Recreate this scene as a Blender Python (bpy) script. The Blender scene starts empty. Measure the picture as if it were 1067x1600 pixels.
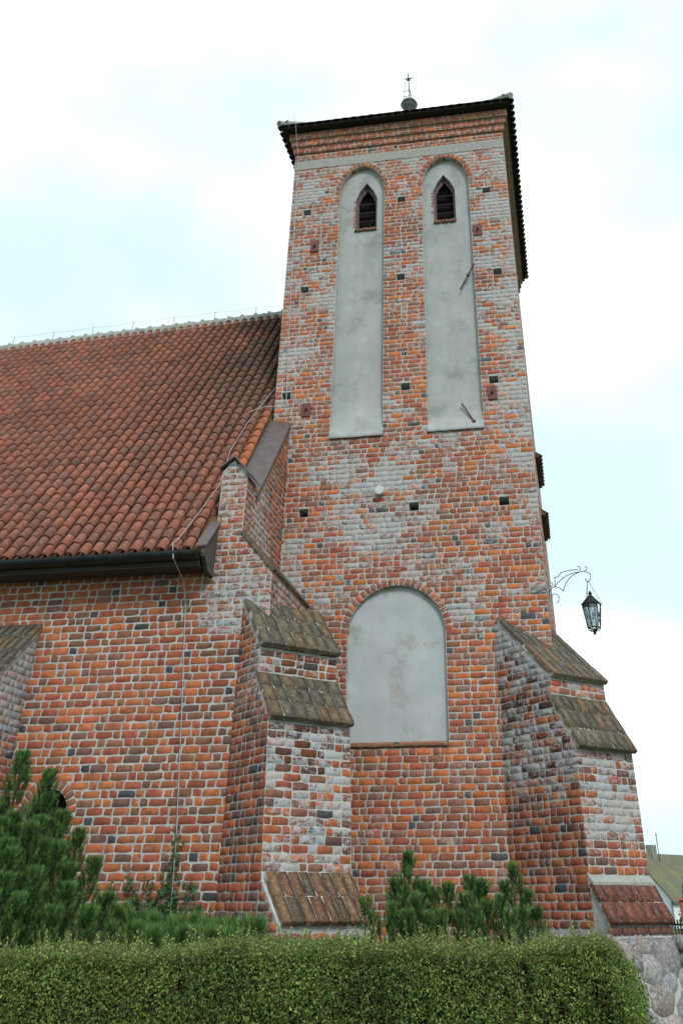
import bpy, bmesh, math, random
import numpy as np
from mathutils import Vector, Matrix, noise
from mathutils.geometry import tessellate_polygon

random.seed(7); rng = np.random.default_rng(7)
S = bpy.context.scene
COL = S.collection

# ------------------------------------------------------------------ camera, sky, sun, exposure
CAM = np.array([0.07, -17.29, 1.6]); YAW = math.radians(9.691); PITCH = math.radians(35.494)
cd = bpy.data.cameras.new('camera'); cam = bpy.data.objects.new('camera', cd); COL.objects.link(cam)
cam.location = CAM; cam.rotation_euler = (math.pi/2 + PITCH, 0, YAW)
cd.sensor_fit = 'AUTO'; cd.sensor_width = 36; cd.lens = 1402.963/1600*36
cd.shift_x = -0.0502; cd.shift_y = -0.2428; cd.clip_end = 3000; cd.clip_start = .05
S.camera = cam
S.view_settings.view_transform = 'Standard'; S.view_settings.look = 'None'
S.view_settings.gamma = 1; S.view_settings.exposure = 0.90
SUN_EL, SUN_AZ = math.radians(42), math.radians(152)     # azimuth clockwise from +y
w = bpy.data.worlds.new('World'); S.world = w; w.use_nodes = True
nt = w.node_tree; nt.nodes.clear()
def wn(t, **k):
    n = nt.nodes.new(t)
    for a, b in k.items(): setattr(n, a, b)
    return n
sky = wn('ShaderNodeTexSky', sky_type='NISHITA', sun_disc=False, sun_elevation=SUN_EL, sun_rotation=SUN_AZ, air_density=1.0, dust_density=1.5, ozone_density=1.0)
bg1 = wn('ShaderNodeBackground'); bg1.inputs[1].default_value = 0.10
bg2 = wn('ShaderNodeBackground'); bg2.inputs[1].default_value = 0.76
veil = wn('ShaderNodeMix', data_type='RGBA'); veil.inputs[6].default_value = (.57, .72, .75, 1); veil.inputs[7].default_value = (1.0, 1.01, 1.0, 1)
tc = wn('ShaderNodeTexCoord'); mp = wn('ShaderNodeMapping'); mp.inputs['Scale'].default_value = (1, 1, 1.8); mp.inputs['Location'].default_value = (12.4, 4.4, 8.88)
nz = wn('ShaderNodeTexNoise'); nz.inputs['Scale'].default_value = 2.6; nz.inputs['Detail'].default_value = 5; nz.inputs['Roughness'].default_value = .5
cr = wn('ShaderNodeMapRange'); cr.inputs[1].default_value = .33; cr.inputs[2].default_value = .60; cr.inputs[3].default_value = .92; cr.inputs[4].default_value = 1.0
cr.interpolation_type = 'SMOOTHSTEP'
mx = wn('ShaderNodeMixShader'); out = wn('ShaderNodeOutputWorld')
L = nt.links.new
L(tc.outputs['Generated'], mp.inputs[0]); L(mp.outputs[0], nz.inputs['Vector']); L(nz.outputs[0], cr.inputs[0])
nz2 = wn('ShaderNodeTexNoise'); nz2.inputs['Scale'].default_value = 1.9; nz2.inputs['Detail'].default_value = 4; nz2.inputs['Roughness'].default_value = .45
cr2 = wn('ShaderNodeMapRange', interpolation_type='SMOOTHSTEP'); cr2.inputs[1].default_value = .42; cr2.inputs[2].default_value = .66
L(mp.outputs[0], nz2.inputs['Vector']); L(nz2.outputs[0], cr2.inputs[0]); L(cr2.outputs[0], veil.inputs[0]); L(veil.outputs[2], bg2.inputs[0])
L(sky.outputs[0], bg1.inputs[0]); L(cr.outputs[0], mx.inputs[0]); L(bg1.outputs[0], mx.inputs[1]); L(bg2.outputs[0], mx.inputs[2]); L(mx.outputs[0], out.inputs[0])
sd = bpy.data.lights.new('sun', 'SUN'); sun = bpy.data.objects.new('sun', sd); COL.objects.link(sun)
sd.energy = 1.25; sd.angle = math.radians(14); sd.color = (1, .97, .92)
sv = Vector((math.sin(SUN_AZ)*math.cos(SUN_EL), math.cos(SUN_AZ)*math.cos(SUN_EL), math.sin(SUN_EL)))
sun.rotation_euler = sv.to_track_quat('Z', 'Y').to_euler(); sun.location = (10, -25, 30)

# ------------------------------------------------------------------ materials
def newmat(name):
    m = bpy.data.materials.new(name); m.use_nodes = True; t = m.node_tree; t.nodes.clear()
    o = t.nodes.new('ShaderNodeOutputMaterial'); b = t.nodes.new('ShaderNodeBsdfPrincipled')
    t.links.new(b.outputs[0], o.inputs[0]); b.inputs['Roughness'].default_value = .9
    b.inputs['Specular IOR Level'].default_value = .25
    return m, t, b
class G:
    """small helper for node graphs"""
    def __init__(s, t): s.t = t
    def n(s, typ, **k):
        q = s.t.nodes.new(typ)
        for a, b in k.items(): setattr(q, a, b)
        return q
    def l(s, a, b): s.t.links.new(a, b)
    def pos(s): return s.n('ShaderNodeNewGeometry').outputs['Position']
    def noise(s, vec, scale, detail=4, rough=.55, stretch=None):
        if stretch:
            m = s.n('ShaderNodeMapping'); m.inputs['Scale'].default_value = stretch; s.l(vec, m.inputs[0]); vec = m.outputs[0]
        q = s.n('ShaderNodeTexNoise'); q.inputs['Scale'].default_value = scale; q.inputs['Detail'].default_value = detail; q.inputs['Roughness'].default_value = rough
        s.l(vec, q.inputs['Vector']); return q.outputs[0]
    def rng(s, v, a, b, c=0., d=1., smooth=False):
        q = s.n('ShaderNodeMapRange'); 
        if smooth: q.interpolation_type = 'SMOOTHSTEP'
        for i, x in enumerate((a, b, c, d)):
            if isinstance(x, (int, float)): q.inputs[i+1].default_value = x
            else: s.l(x, q.inputs[i+1])
        s.l(v, q.inputs[0]); return q.outputs[0]
    def math(s, op, a, b):
        q = s.n('ShaderNodeMath', operation=op)
        for i, x in enumerate((a, b)):
            if isinstance(x, (int, float)): q.inputs[i].default_value = x
            else: s.l(x, q.inputs[i])
        return q.outputs[0]
    def mix(s, f, a, b, mode='MIX'):
        q = s.n('ShaderNodeMix', data_type='RGBA', blend_type=mode)
        for i, x in ((0, f), (6, a), (7, b)):
            if isinstance(x, (int, float)): q.inputs[i].default_value = x
            elif isinstance(x, tuple): q.inputs[i].default_value = x if len(x) == 4 else (*x, 1)
            else: s.l(x, q.inputs[i])
        return q.outputs[2]
    def bump(s, h, bsdf, strength=.5, dist=.01):
        q = s.n('ShaderNodeBump'); q.inputs['Strength'].default_value = strength; q.inputs['Distance'].default_value = dist
        s.l(h, q.inputs['Height']); s.l(q.outputs[0], bsdf.inputs['Normal'])
def gray(v): return (v, v, v)

def brick_material(name, per_object, limecol=(.29, .355, .385), grime=.42):
    m, t, b = newmat(name); g = G(t)
    if per_object:
        o = g.n('ShaderNodeObjectInfo'); col, al = o.outputs['Color'], o.outputs['Alpha']
    else:
        o = g.n('ShaderNodeAttribute', attribute_name='col'); col, al = o.outputs['Color'], o.outputs['Alpha']
    p = g.pos()
    v = g.rng(g.noise(p, 11, 7, .65), .3, .7, .60, 1.28)
    c = g.mix(1., col, v, 'MULTIPLY')
    f = g.rng(g.noise(p, 95, 3, .7), .54, .70, 0, .42)          # pale salt specks
    c = g.mix(f, c, (.36, .30, .27))
    dk = g.rng(g.noise(p, 34, 5, .72), .30, .45, grime, 0.)      # dark pits
    c = g.mix(dk, c, (.035, .028, .025))
    n1 = g.math('ADD', g.math('MULTIPLY', g.noise(p, 11, 8, .75, (.8, .8, 1.3)), .72), g.math('MULTIPLY', g.noise(p, 42, 5, .7), .28))
    th = g.rng(al, 0, 1, .66, .36)
    lo = g.math('SUBTRACT', th, .035); hi = g.math('ADD', th, .045)
    mask = g.rng(n1, lo, hi)
    mask = g.math('MULTIPLY', mask, .82)
    lc = g.mix(g.rng(g.noise(p, 22, 4, .6), .3, .7), limecol, (limecol[0]*1.28, limecol[1]*1.2, limecol[2]*1.17))
    lc = g.mix(g.rng(g.noise(p, 3, 2), .35, .65, 0, .5), lc, (.40, .345, .33))
    c = g.mix(mask, c, lc)
    g.l(c, b.inputs['Base Color'])
    g.bump(g.math('ADD', g.noise(p, 48, 6, .7), g.math('MULTIPLY', mask, .35)), b, .35, .005)
    b.inputs['Roughness'].default_value = .93
    return m
def simple(name, c1, c2, scale=8, rough=.9, bump=.3, dist=.01, metal=0., detail=5, stretch=None, lo=.35, hi=.65, c3=None, s3=2., t3=(.5, .65)):
    m, t, b = newmat(name); g = G(t); p = g.pos()
    n = g.noise(p, scale, detail, .6, stretch)
    c = g.mix(g.rng(n, lo, hi), c1, c2)
    if c3: c = g.mix(g.rng(g.noise(p, s3, 5, .65), t3[0], t3[1]), c, c3)
    g.l(c, b.inputs['Base Color']); b.inputs['Roughness'].default_value = rough; b.inputs['Metallic'].default_value = metal
    if bump: g.bump(g.noise(p, scale*5, 4, .6), b, bump, dist)
    return m
def attr_mat(name, rough=.8, transl=0., nscale=30, namt=(.8, 1.2), per_object=False, spec=.25, blotch=None):
    m, t, b = newmat(name); g = G(t)
    if per_object: col = g.n('ShaderNodeObjectInfo').outputs['Color']
    else: col = g.n('ShaderNodeAttribute', attribute_name='col').outputs['Color']
    p = g.pos(); c = g.mix(1., col, g.rng(g.noise(p, nscale, 4), .3, .7, *namt), 'MULTIPLY')
    if blotch:
        for bc, sc, a, bb, amt in blotch: c = g.mix(g.rng(g.noise(p, sc, 6, .7), a, bb, 0, amt), c, bc)
        g.bump(g.noise(p, 60, 4, .6), b, .5, .008)
    g.l(c, b.inputs['Base Color']); b.inputs['Roughness'].default_value = rough; b.inputs['Specular IOR Level'].default_value = spec
    if transl:
        tr = g.n('ShaderNodeBsdfTranslucent'); g.l(c, tr.inputs[0]); ms = g.n('ShaderNodeMixShader'); ms.inputs[0].default_value = transl
        o = [x for x in t.nodes if x.type == 'OUTPUT_MATERIAL'][0]
        g.l(b.outputs[0], ms.inputs[1]); g.l(tr.outputs[0], ms.inputs[2]); g.l(ms.outputs[0], o.inputs[0])
    return m
M = {}
M['brick'] = brick_material('brick_joined', False); M['brick_o'] = brick_material('brick_single', True)
M['mortar'] = simple('mortar', (.31, .315, .305), (.44, .445, .43), 7, .95, .8, .010, c3=(.19, .185, .17), s3=2.6, t3=(.55, .78))
M['cap_mortar'] = simple('cap_mortar', (.12, .115, .10), (.5, .5, .48), 5, .95, .6, .01, lo=.42, hi=.6)
def plaster_material(name, c1, c2, stain, streak):
    m, t, b = newmat(name); g = G(t); p = g.pos()
    c = g.mix(g.rng(g.noise(p, 1.6, 7, .62), .32, .68), c1, c2)
    c = g.mix(g.rng(g.noise(p, 1.0, 6, .6, (4, 4, .35)), .46, .74, 0, streak), c, (c1[0]*.55, c1[1]*.56, c1[2]*.54))
    c = g.mix(g.rng(g.noise(p, 1.3, 8, .7), .52, .66, 0, .75), c, stain)
    c = g.mix(g.rng(g.noise(p, 90, 3, .7), .58, .7, 0, .35), c, (c2[0]*1.25, c2[1]*1.25, c2[2]*1.25))
    g.l(c, b.inputs['Base Color']); b.inputs['Roughness'].default_value = .93
    g.bump(g.math('ADD', g.noise(p, 70, 5, .7), g.math('MULTIPLY', g.noise(p, 5, 4, .5), 1.5)), b, .45, .01)
    return m
M['plaster'] = plaster_material('plaster', (.285, .302, .302), (.365, .383, .382), (.20, .215, .205), .26)
M['plaster_pale'] = plaster_material('plaster_pale', (.33, .365, .385), (.42, .455, .475), (.25, .24, .205), .10)
M['plaster_band'] = simple('plaster_band', (.25, .255, .24), (.33, .335, .315), 12, .95, .6, .01)
M['dark'] = simple('painted_void_shade', (.006, .006, .007), (.01, .01, .011), 5, 1, 0)  # near-black colour standing in for the shade deep inside openings
M['iron'] = simple('rusty_iron', (.10, .035, .035), (.065, .03, .03), 25, .7, .3, .004)
M['plate'] = simple('plate_paint', (.16, .055, .055), (.105, .045, .045), 14, .6, .3, .004)
M['louvre'] = simple('louvre_paint', (.105, .06, .075), (.15, .09, .105), 14, .55, .2, .004)
M['tarmetal'] = simple('dark_roof', (.018, .019, .018), (.035, .034, .03), 10, .85, .4, .01)
M['flash'] = simple('flashing', (.105, .082, .080), (.14, .115, .112), 6, .42, .1, .004, metal=.35)
M['gutter'] = simple('gutter', (.016, .02, .022), (.03, .036, .038), 5, .38, .05, .004, metal=.2)
M['zinc'] = simple('zinc', (.30, .31, .32), (.42, .43, .44), 20, .45, .1, .003, metal=.5)
M['wood'] = simple('old_board', (.05, .044, .041), (.10, .09, .085), 7, .9, .5, .008, stretch=(.15, 4, 4))
M['ridge'] = simple('ridge_mortar', (.22, .25, .23), (.38, .40, .39), 6, .95, .6, .015, c3=(.20, .22, .10), s3=5., t3=(.55, .7))
M['black'] = simple('black_iron', (.012, .012, .013), (.025, .024, .024), 20, .5, .1, .003, metal=.3)
M['copper'] = simple('finial_ball', (.045, .055, .055), (.09, .105, .105), 5, .45, .1, .01, metal=.4)
M['white_plastic'] = simple('white_plastic', (.42, .46, .45), (.50, .54, .53), 8, .45, 0)
TB = [((.34, .33, .31), 26, .54, .66, .62), ((.04, .034, .03), 2.6, .52, .76, .55), ((.12, .125, .05), 2.1, .60, .74, .5)]
M['tile'] = attr_mat('tile_joined', .85, nscale=18, namt=(.7, 1.25), blotch=TB); M['tile_o'] = attr_mat('tile_single', .85, nscale=18, namt=(.7, 1.25), per_object=True, blotch=TB)
CB = [((.40, .39, .36), 30, .57, .67, .7), ((.035, .03, .025), 4.5, .46, .70, .62), ((.17, .15, .05), 6, .56, .72, .5), ((.30, .295, .27), 9, .56, .67, .32)]
M['cap_o'] = attr_mat('cap_brick', .9, nscale=16, namt=(.65, 1.3), per_object=True, blotch=CB)
SB = [((.42, .43, .43), 16, .52, .66, .7), ((.09, .08, .08), 7, .55, .7, .6)]
M['stone_o'] = attr_mat('field_stone', .9, nscale=25, namt=(.6, 1.35), per_object=True, blotch=SB)
M['leaf'] = attr_mat('leaf', .55, .25, 60); M['needle'] = attr_mat('needle', .5, .12, 60); M['bark'] = simple('bark', (.045, .034, .024), (.075, .058, .042), 30, .95, .5, .01)
M['ground'] = simple('grass_ground', (.045, .07, .022), (.085, .105, .04), 3, 1, .6, .03, c3=(.10, .085, .055), s3=.6, t3=(.55, .7))
M['whitewall'] = simple('white_render', (.58, .64, .68), (.66, .71, .74), 2, .9, .1, .01)
M['mossroof'] = simple('moss_roof', (.105, .112, .088), (.135, .135, .085), .9, .95, .4, .03, c3=(.17, .165, .06), s3=.5, t3=(.52, .68))
M['redbrick_far'] = simple('far_pillar', (.28, .08, .06), (.35, .11, .08), 9, .9, .2)
M['glass'] = None
m, t, b = newmat('lantern_glass'); b.inputs['Base Color'].default_value = (.50, .60, .62, 1); b.inputs['Roughness'].default_value = .18; b.inputs['Transmission Weight'].default_value = .75; b.inputs['IOR'].default_value = 1.1; M['glass'] = m

# ------------------------------------------------------------------ object helpers
def link(o, parent=None):
    COL.objects.link(o)
    if parent is not None:
        o.parent = parent
        q = parent
        while q.parent is not None: q = q.parent
        if parent.parent is None: o.matrix_parent_inverse = Matrix.Translation(-Vector(parent.location))
    return o
def mesh_np(name, verts, faces, mat=None, col=None, smooth=False):
    """verts (n,3); faces list of tuples or an int array (m,k)"""
    me = bpy.data.meshes.new(name)
    if isinstance(faces, np.ndarray):
        v = np.asarray(verts, dtype=np.float32); k = faces.shape[1]
        me.vertices.add(len(v)); me.vertices.foreach_set('co', v.ravel())
        me.loops.add(faces.size); me.loops.foreach_set('vertex_index', faces.astype(np.int32).ravel())
        me.polygons.add(len(faces)); me.polygons.foreach_set('loop_start', np.arange(0, faces.size, k, dtype=np.int32))
        me.polygons.foreach_set('loop_total', np.full(len(faces), k, dtype=np.int32)); me.update(calc_edges=True)
    else:
        me.from_pydata([tuple(map(float, q)) for q in verts], [], faces); me.update()
    if col is not None:
        a = me.attributes.new('col', 'FLOAT_COLOR', 'POINT'); a.data.foreach_set('color', np.asarray(col, dtype=np.float32).ravel())
    if mat: me.materials.append(mat)
    if smooth: me.polygons.foreach_set('use_smooth', np.ones(len(me.polygons), dtype=bool))
    return me
def obj(name, verts, faces, mat, parent=None, col=None, smooth=False, loc=None):
    o = bpy.data.objects.new(name, mesh_np(name, verts, faces, mat, col, smooth))
    if loc is not None: o.location = loc
    return link(o, parent)
def thing(name, loc, label, cat, group=None):
    o = bpy.data.objects.new(name, None); o.location = loc; o.empty_display_size = .3; COL.objects.link(o)
    o['label'] = label; o['category'] = cat
    if group: o['group'] = group
    return o
def tag(o, label, cat, group=None):
    o['label'] = label; o['category'] = cat
    if group: o['group'] = group
    return o
class MB:
    """collects geometry for ONE mesh"""
    def __init__(s): s.v = []; s.f = []
    def add(s, v, f):
        k = len(s.v); s.v += [tuple(q) for q in v]; s.f += [tuple(i+k for i in q) for q in f]; return s
    def box(s, a, b_):
        (x0, y0, z0), (x1, y1, z1) = a, b_
        return s.add([(x0,y0,z0),(x1,y0,z0),(x1,y1,z0),(x0,y1,z0),(x0,y0,z1),(x1,y0,z1),(x1,y1,z1),(x0,y1,z1)],
                     [(0,3,2,1),(4,5,6,7),(0,1,5,4),(1,2,6,5),(2,3,7,6),(3,0,4,7)])
    def obox(s, c, ax, h):
        """oriented box: centre, 3 unit axes, half sizes"""
        c = Vector(c); A = [Vector(a)*k for a, k in zip(ax, h)]; v = []
        for sz in (-1, 1):
            for sx, sy in ((-1,-1),(1,-1),(1,1),(-1,1)): v.append(c + A[0]*sx + A[1]*sy + A[2]*sz)
        return s.add(v, [(0,3,2,1),(4,5,6,7),(0,1,5,4),(1,2,6,5),(2,3,7,6),(3,0,4,7)])
    def tube(s, pts, r, n=6, r1=None):
        pts = [Vector(p) for p in pts]; k = len(s.v); N = len(pts)
        up = Vector((0, 0, 1))
        for i, p in enumerate(pts):
            d = (pts[min(i+1, N-1)] - pts[max(i-1, 0)]).normalized()
            a = d.cross(up)
            if a.length < .05: a = d.cross(Vector((1, 0, 0)))
            a.normalize(); b_ = a.cross(d); rr = r if r1 is None else r + (r1 - r)*i/max(N-1, 1)
            for j in range(n):
                t_ = 2*math.pi*j/n; s.v.append(tuple(p + a*(rr*math.cos(t_)) + b_*(rr*math.sin(t_))))
        for i in range(N-1):
            for j in range(n): s.f.append((k+i*n+j, k+i*n+(j+1) % n, k+(i+1)*n+(j+1) % n, k+(i+1)*n+j))
        s.f.append(tuple(k+j for j in range(n))[::-1]); s.f.append(tuple(k+(N-1)*n+j for j in range(n))); return s
    def lathe(s, prof, c, n=16):
        k = len(s.v)
        for r, z in prof:
            for j in range(n): s.v.append((c[0]+r*math.cos(2*math.pi*j/n), c[1]+r*math.sin(2*math.pi*j/n), c[2]+z))
        for i in range(len(prof)-1):
            for j in range(n): s.f.append((k+i*n+j, k+i*n+(j+1) % n, k+(i+1)*n+(j+1) % n, k+(i+1)*n+j))
        s.f.append(tuple(k+j for j in range(n))[::-1]); s.f.append(tuple(k+(len(prof)-1)*n+j for j in range(n))); return s
    def prism(s, poly, d):
        """planar polygon (3d points) swept by vector d"""
        n = len(poly); d = Vector(d); k = len(s.v); P = [Vector(p) for p in poly]
        s.v += [tuple(p) for p in P] + [tuple(p + d) for p in P]
        tris = tessellate_polygon([P])
        s.f += [tuple(k+i for i in t_) for t_ in tris] + [tuple(k+n+i for i in t_[::-1]) for t_ in tris]
        s.f += [(k+i, k+(i+1) % n, k+n+(i+1) % n, k+n+i) for i in range(n)]; return s
    def build(s, name, mat, parent=None, smooth=False):
        me = mesh_np(name, s.v, s.f, mat, None, smooth)
        bm = bmesh.new(); bm.from_mesh(me); bmesh.ops.recalc_face_normals(bm, faces=bm.faces); bm.to_mesh(me); bm.free()
        return link(bpy.data.objects.new(name, me), parent)
def plate(outer, holes, to3, depth=None):
    """plane with holes; each hole gets a reveal of its depth. returns MB"""
    mb = MB(); loops = [outer] + [h for h, _ in holes]
    P = [[Vector((x, z, 0)) for x, z in lp] for lp in loops]
    tris = tessellate_polygon(P); flat = [q for lp in loops for q in lp]
    mb.add([to3(x, z, 0) for x, z in flat], [tuple(t_) for t_ in tris])
    for h, dp in holes:
        n = len(h)
        mb.add([to3(x, z, 0) for x, z in h] + [to3(x, z, dp) for x, z in h], [(i, (i+1) % n, n+(i+1) % n, n+i) for i in range(n)])
    return mb
def arch_poly(xc, a, z0, zs, b, n=20):
    return [(xc-a, z0), (xc+a, z0)] + [(xc+a*math.cos(t_), zs+b*math.sin(t_)) for t_ in np.linspace(0, math.pi, n)]

# projection, used only to choose which pieces show largest and become objects of their own
_fw = np.array([-math.sin(YAW)*math.cos(PITCH), math.cos(YAW)*math.cos(PITCH), math.sin(PITCH)]); _rt = np.array([math.cos(YAW), math.sin(YAW), 0]); _up = np.cross(_rt, _fw)
def project(p):
    d = np.asarray(p) - CAM; zc = d @ _fw
    return 613.8 + 1403*(d @ _rt)/zc, 411.4 - 1403*(d @ _up)/zc, np.linalg.norm(d, axis=-1)

# ------------------------------------------------------------------ bricks
def brick_variant(Lb, hb, depth, rough=.0062):
    pts = []
    bx, by = Lb/2, hb/2
    ring = [(-1,-.55),(-.93,-1),(-.3,-1),(.35,-1),(.93,-1),(1,-.5),(1,.55),(.92,1),(.1,1),(-.93,1)]
    j = [(random.uniform(-1, 1)*rough, random.uniform(-1, 1)*rough) for _ in ring]
    if random.random() < .5: 
        k = random.choice((1, 4, 7, 9)); j[k] = (-math.copysign(.014, ring[k][0]), -math.copysign(.010, ring[k][1]))
    outer = [(x*bx+a, y*by+c) for (x, y), (a, c) in zip(ring, j)]
    inn = [(x-math.copysign(.006, x)*(abs(x) > bx*.6)*.4, y-math.copysign(.0025, y)*(abs(y) > by*.7)) for x, y in outer]
    v = [(0, 0, random.uniform(-.001, .001))] + [(x, y, random.uniform(-.001, .0008)) for x, y in inn] + [(x, y, -.003) for x, y in outer] + [(x, y, -depth) for x, y in outer]
    n = len(ring); f = []
    for i in range(n):
        k = (i+1) % n
        f += [(0, 1+i, 1+k), (1+i, 1+n+i, 1+n+k), (1+i, 1+n+k, 1+k), (1+n+i, 1+2*n+i, 1+2*n+k), (1+n+i, 1+2*n+k, 1+n+k)]
    return np.array(v, np.float32), np.array(f, np.int32)
BL, BHD, BH = .285, .135, .094
VAR = {}
for kind, Lb in (('s', BL), ('h', BHD)):
    for dk, dep in (('n', .03), ('d', .14)):
        VAR[kind+dk] = [brick_variant(Lb, BH, dep) for _ in range(7)]
VMESH = {k: [mesh_np('brick', v, f, M['brick_o']) for v, f in vs] for k, vs in VAR.items()}

class Brick:
    __slots__ = ('c', 'u', 'v', 'n', 'L', 'h', 'kind', 'var', 'col', 'single')
def brick(c, u, v, n, L_, h, col, deep=False):
    b_ = Brick(); b_.c, b_.u, b_.v, b_.n, b_.L, b_.h, b_.col = c, u, v, n, L_, h, col
    b_.kind = ('s' if L_ > .2 else 'h') + ('d' if deep else 'n'); b_.var = random.randrange(7); b_.single = False
    return b_
def lay(O, u, v, n, v0, v1, intervals, course, colf, joint=.013, proud=.0038, Ls=BL, Lh=BHD, deepends=True, jitter=.0018, phase=0):
    """fill a wall face with rows of bricks. intervals(v) gives the free u spans of a row."""
    O, u, v, n = (np.asarray(q, float) for q in (O, u, v, n)); res = []; k = 0; z = v0
    while z + course*.55 < v1:
        h = min(course, v1 - z) - joint
        for (a, b_, ea, eb) in intervals(z + course/2):
            if b_ - a < .05: continue
            x = a; seq = (k + phase) % 2; first = True
            if (k + phase) % 2: lens = [Lh, Ls]
            else: lens = [Ls, Lh]
            i = random.choice((0, 0, 1)) if not first else 0
            off = random.uniform(-.03, .03)
            while x < b_ - .02:
                L_ = lens[i % 2]*random.uniform(.94, 1.05)
                if random.random() < .09: i += 1
                if first: L_ += off; first = False
                rest = b_ - (x + L_)
                last = rest < .085
                if last: L_ = b_ - x
                if L_ > .36: L_, last = L_*.5, False
                c = O + u*(x + L_/2) + v*(z + course/2 + random.uniform(-1, 1)*.003) + n*(proud + random.uniform(-1, 1)*jitter)
                dp = deepends and ((ea and x < a + .01) or (eb and last))
                t_ = random.uniform(-.012, .012)
                uu = u*math.cos(t_) + v*math.sin(t_); vv = v*math.cos(t_) - u*math.sin(t_)
                jl = joint*random.uniform(.7, 1.5)
                res.append(brick(c, uu, vv, n, max(L_ - jl, .03), h*random.uniform(.94, 1.03), colf(c, L_), dp))
                x += L_; i += 1
                if last: break
        z += course; k += 1
    return res
def arch_ring(O, u, v, n, xc, a, zs, b, thick, count, colf, deep=True, t0=0, t1=math.pi):
    O, u, v, n = (np.asarray(q, float) for q in (O, u, v, n)); res = []
    for i in range(count):
        t_ = t0 + (t1-t0)*(i+.5)/count; r = thick/2
        px, pz = xc + (a+r)*math.cos(t_), zs + (b+r)*math.sin(t_)
        tx, tz = -(a+r)*math.sin(t_), (b+r)*math.cos(t_); q = math.hypot(tx, tz); tx, tz = tx/q, tz/q
        step = q*(t1-t0)/count
        rad = u*tz - v*tx; tan = u*tx + v*tz
        c = O + u*px + v*pz + n*random.uniform(.002, .008)
        br = brick(c, rad, tan, n, thick*random.uniform(.93, 1.03), (step-.016), colf(c, thick), True); res.append(br)
    return res
def build_bricks(groups, limit, skip=None):
    """groups: list of (parent object, bricks). The `limit` bricks that show largest become objects; the rest of each parent is one joined part."""
    allb = [(b_, p) for p, bs in groups for b_ in bs]
    C = np.array([b_.c for b_, _ in allb]); Nn = np.array([b_.n for b_, _ in allb])
    X, Y, D = project(C); view = (CAM - C)/D[:, None]
    area = np.array([b_.L*b_.h for b_, _ in allb])*np.maximum((view*Nn).sum(1), 0)/D**2
    area[(X < 4) | (X > 1063) | (Y < 4) | (Y > 1432)] = 0
    if skip is not None: area[[skip(x, y, c) for x, y, c in zip(X, Y, C)]] = 0
    for i in np.argsort(-area)[:limit]:
        if area[i] > 0: allb[i][0].single = True
    for parent, bs in groups:
        V, F, Cc = [], [], []; k = 0
        for b_ in bs:
            Lb = BL if b_.kind[0] == 's' else BHD
            if b_.single:
                o = bpy.data.objects.new('brick', VMESH[b_.kind][b_.var])
                m4 = Matrix.Identity(4); sx, sy = b_.L/Lb, b_.h/BH
                for r in range(3): m4[r][0] = b_.u[r]*sx; m4[r][1] = b_.v[r]*sy; m4[r][2] = b_.n[r]; m4[r][3] = b_.c[r]
                link(o, parent); o.matrix_basis = m4; o.color = b_.col
            else:
                v, f = VAR[b_.kind][b_.var]
                V.append(b_.c + np.outer(v[:, 0]*b_.L/Lb, b_.u) + np.outer(v[:, 1]*b_.h/BH, b_.v) + np.outer(v[:, 2], b_.n)); F.append(f+k); k += len(v); Cc.append(np.tile(b_.col, (len(v), 1)))
        if V:
            o = obj('brickwork', np.concatenate(V), np.concatenate(F), M['brick'], parent, np.concatenate(Cc)); o['kind'] = 'stuff'
def nz3(p, s, o=0): return noise.noise(Vector((p[0]*s+o, p[1]*s+o*1.7, p[2]*s-o)))
PAL_T = [((.40,.125,.045),.22), ((.29,.083,.047),.29), ((.265,.105,.063),.27), ((.225,.112,.086),.16), ((.075,.076,.080),.06)]
PAL_N = [((.345,.110,.046),.44), ((.295,.076,.042),.27), ((.205,.092,.056),.17), ((.15,.078,.065),.08), ((.05,.05,.06),.04)]
PAL_B = [((.34,.105,.042),.33), ((.265,.072,.040),.32), ((.18,.078,.053),.20), ((.12,.066,.054),.11), ((.05,.05,.055),.04)]
def pick(pal, c=None):
    r = random.random(); s = 0
    for q, wt in pal:
        s += wt
        if r < s: break
    f = random.uniform(.82, 1.18)*(1 + (.28*nz3(c, .45, 11) if c is not None else 0)); return (q[0]*f*random.uniform(.94, 1.06), q[1]*f, q[2]*f)
def clamp(x, a=0., b=1.): return max(a, min(b, x))
def col_tower(c, L_):
    q = pick(PAL_T if L_ < .2 or random.random() < .35 else PAL_T[:4], c); z = c[2]
    a = .43 + .42*nz3(c, .55, 3) + .55*nz3(c, 1.9, 9) + .10*clamp((z-12)/4) - .42*clamp((6.2-z)/1.5) + .18*clamp((c[0]+1.0)/1.)*clamp((z-4)/3)
    if z > 17.7: a = .12
    if q[0] > .34 and random.random() < .6: a -= .25
    return (*q, clamp(a + random.uniform(-.26, .20), 0, .80))
def col_nave(c, L_):
    q = pick(PAL_N if L_ < .2 or random.random() < .3 else PAL_N[:4], c); a = .06 + .30*nz3(c, .6, 5)
    if c[0] > -5.7 and c[2] > 5.2: a += .40
    if c[2] > 5.6 and c[0] < -5.7: a -= .1
    return (*q, clamp(a + random.uniform(-.1, .1), 0, .8))
def col_nave_west(c, L_):
    q = pick(PAL_T); return (*q, clamp(.42 + .4*nz3(c, .9, 2) - .3*clamp(c[1]+.9), 0, .85))
def col_butt_left_side(c, L_):
    q = pick(PAL_B, c); a = -.05 + .5*clamp((c[2]-3.4)/.8) + .5*nz3(c, 1.1, 4) + .35*clamp((1.95-c[2])/.4)
    return (*q, clamp(a, 0, .85))
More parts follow.
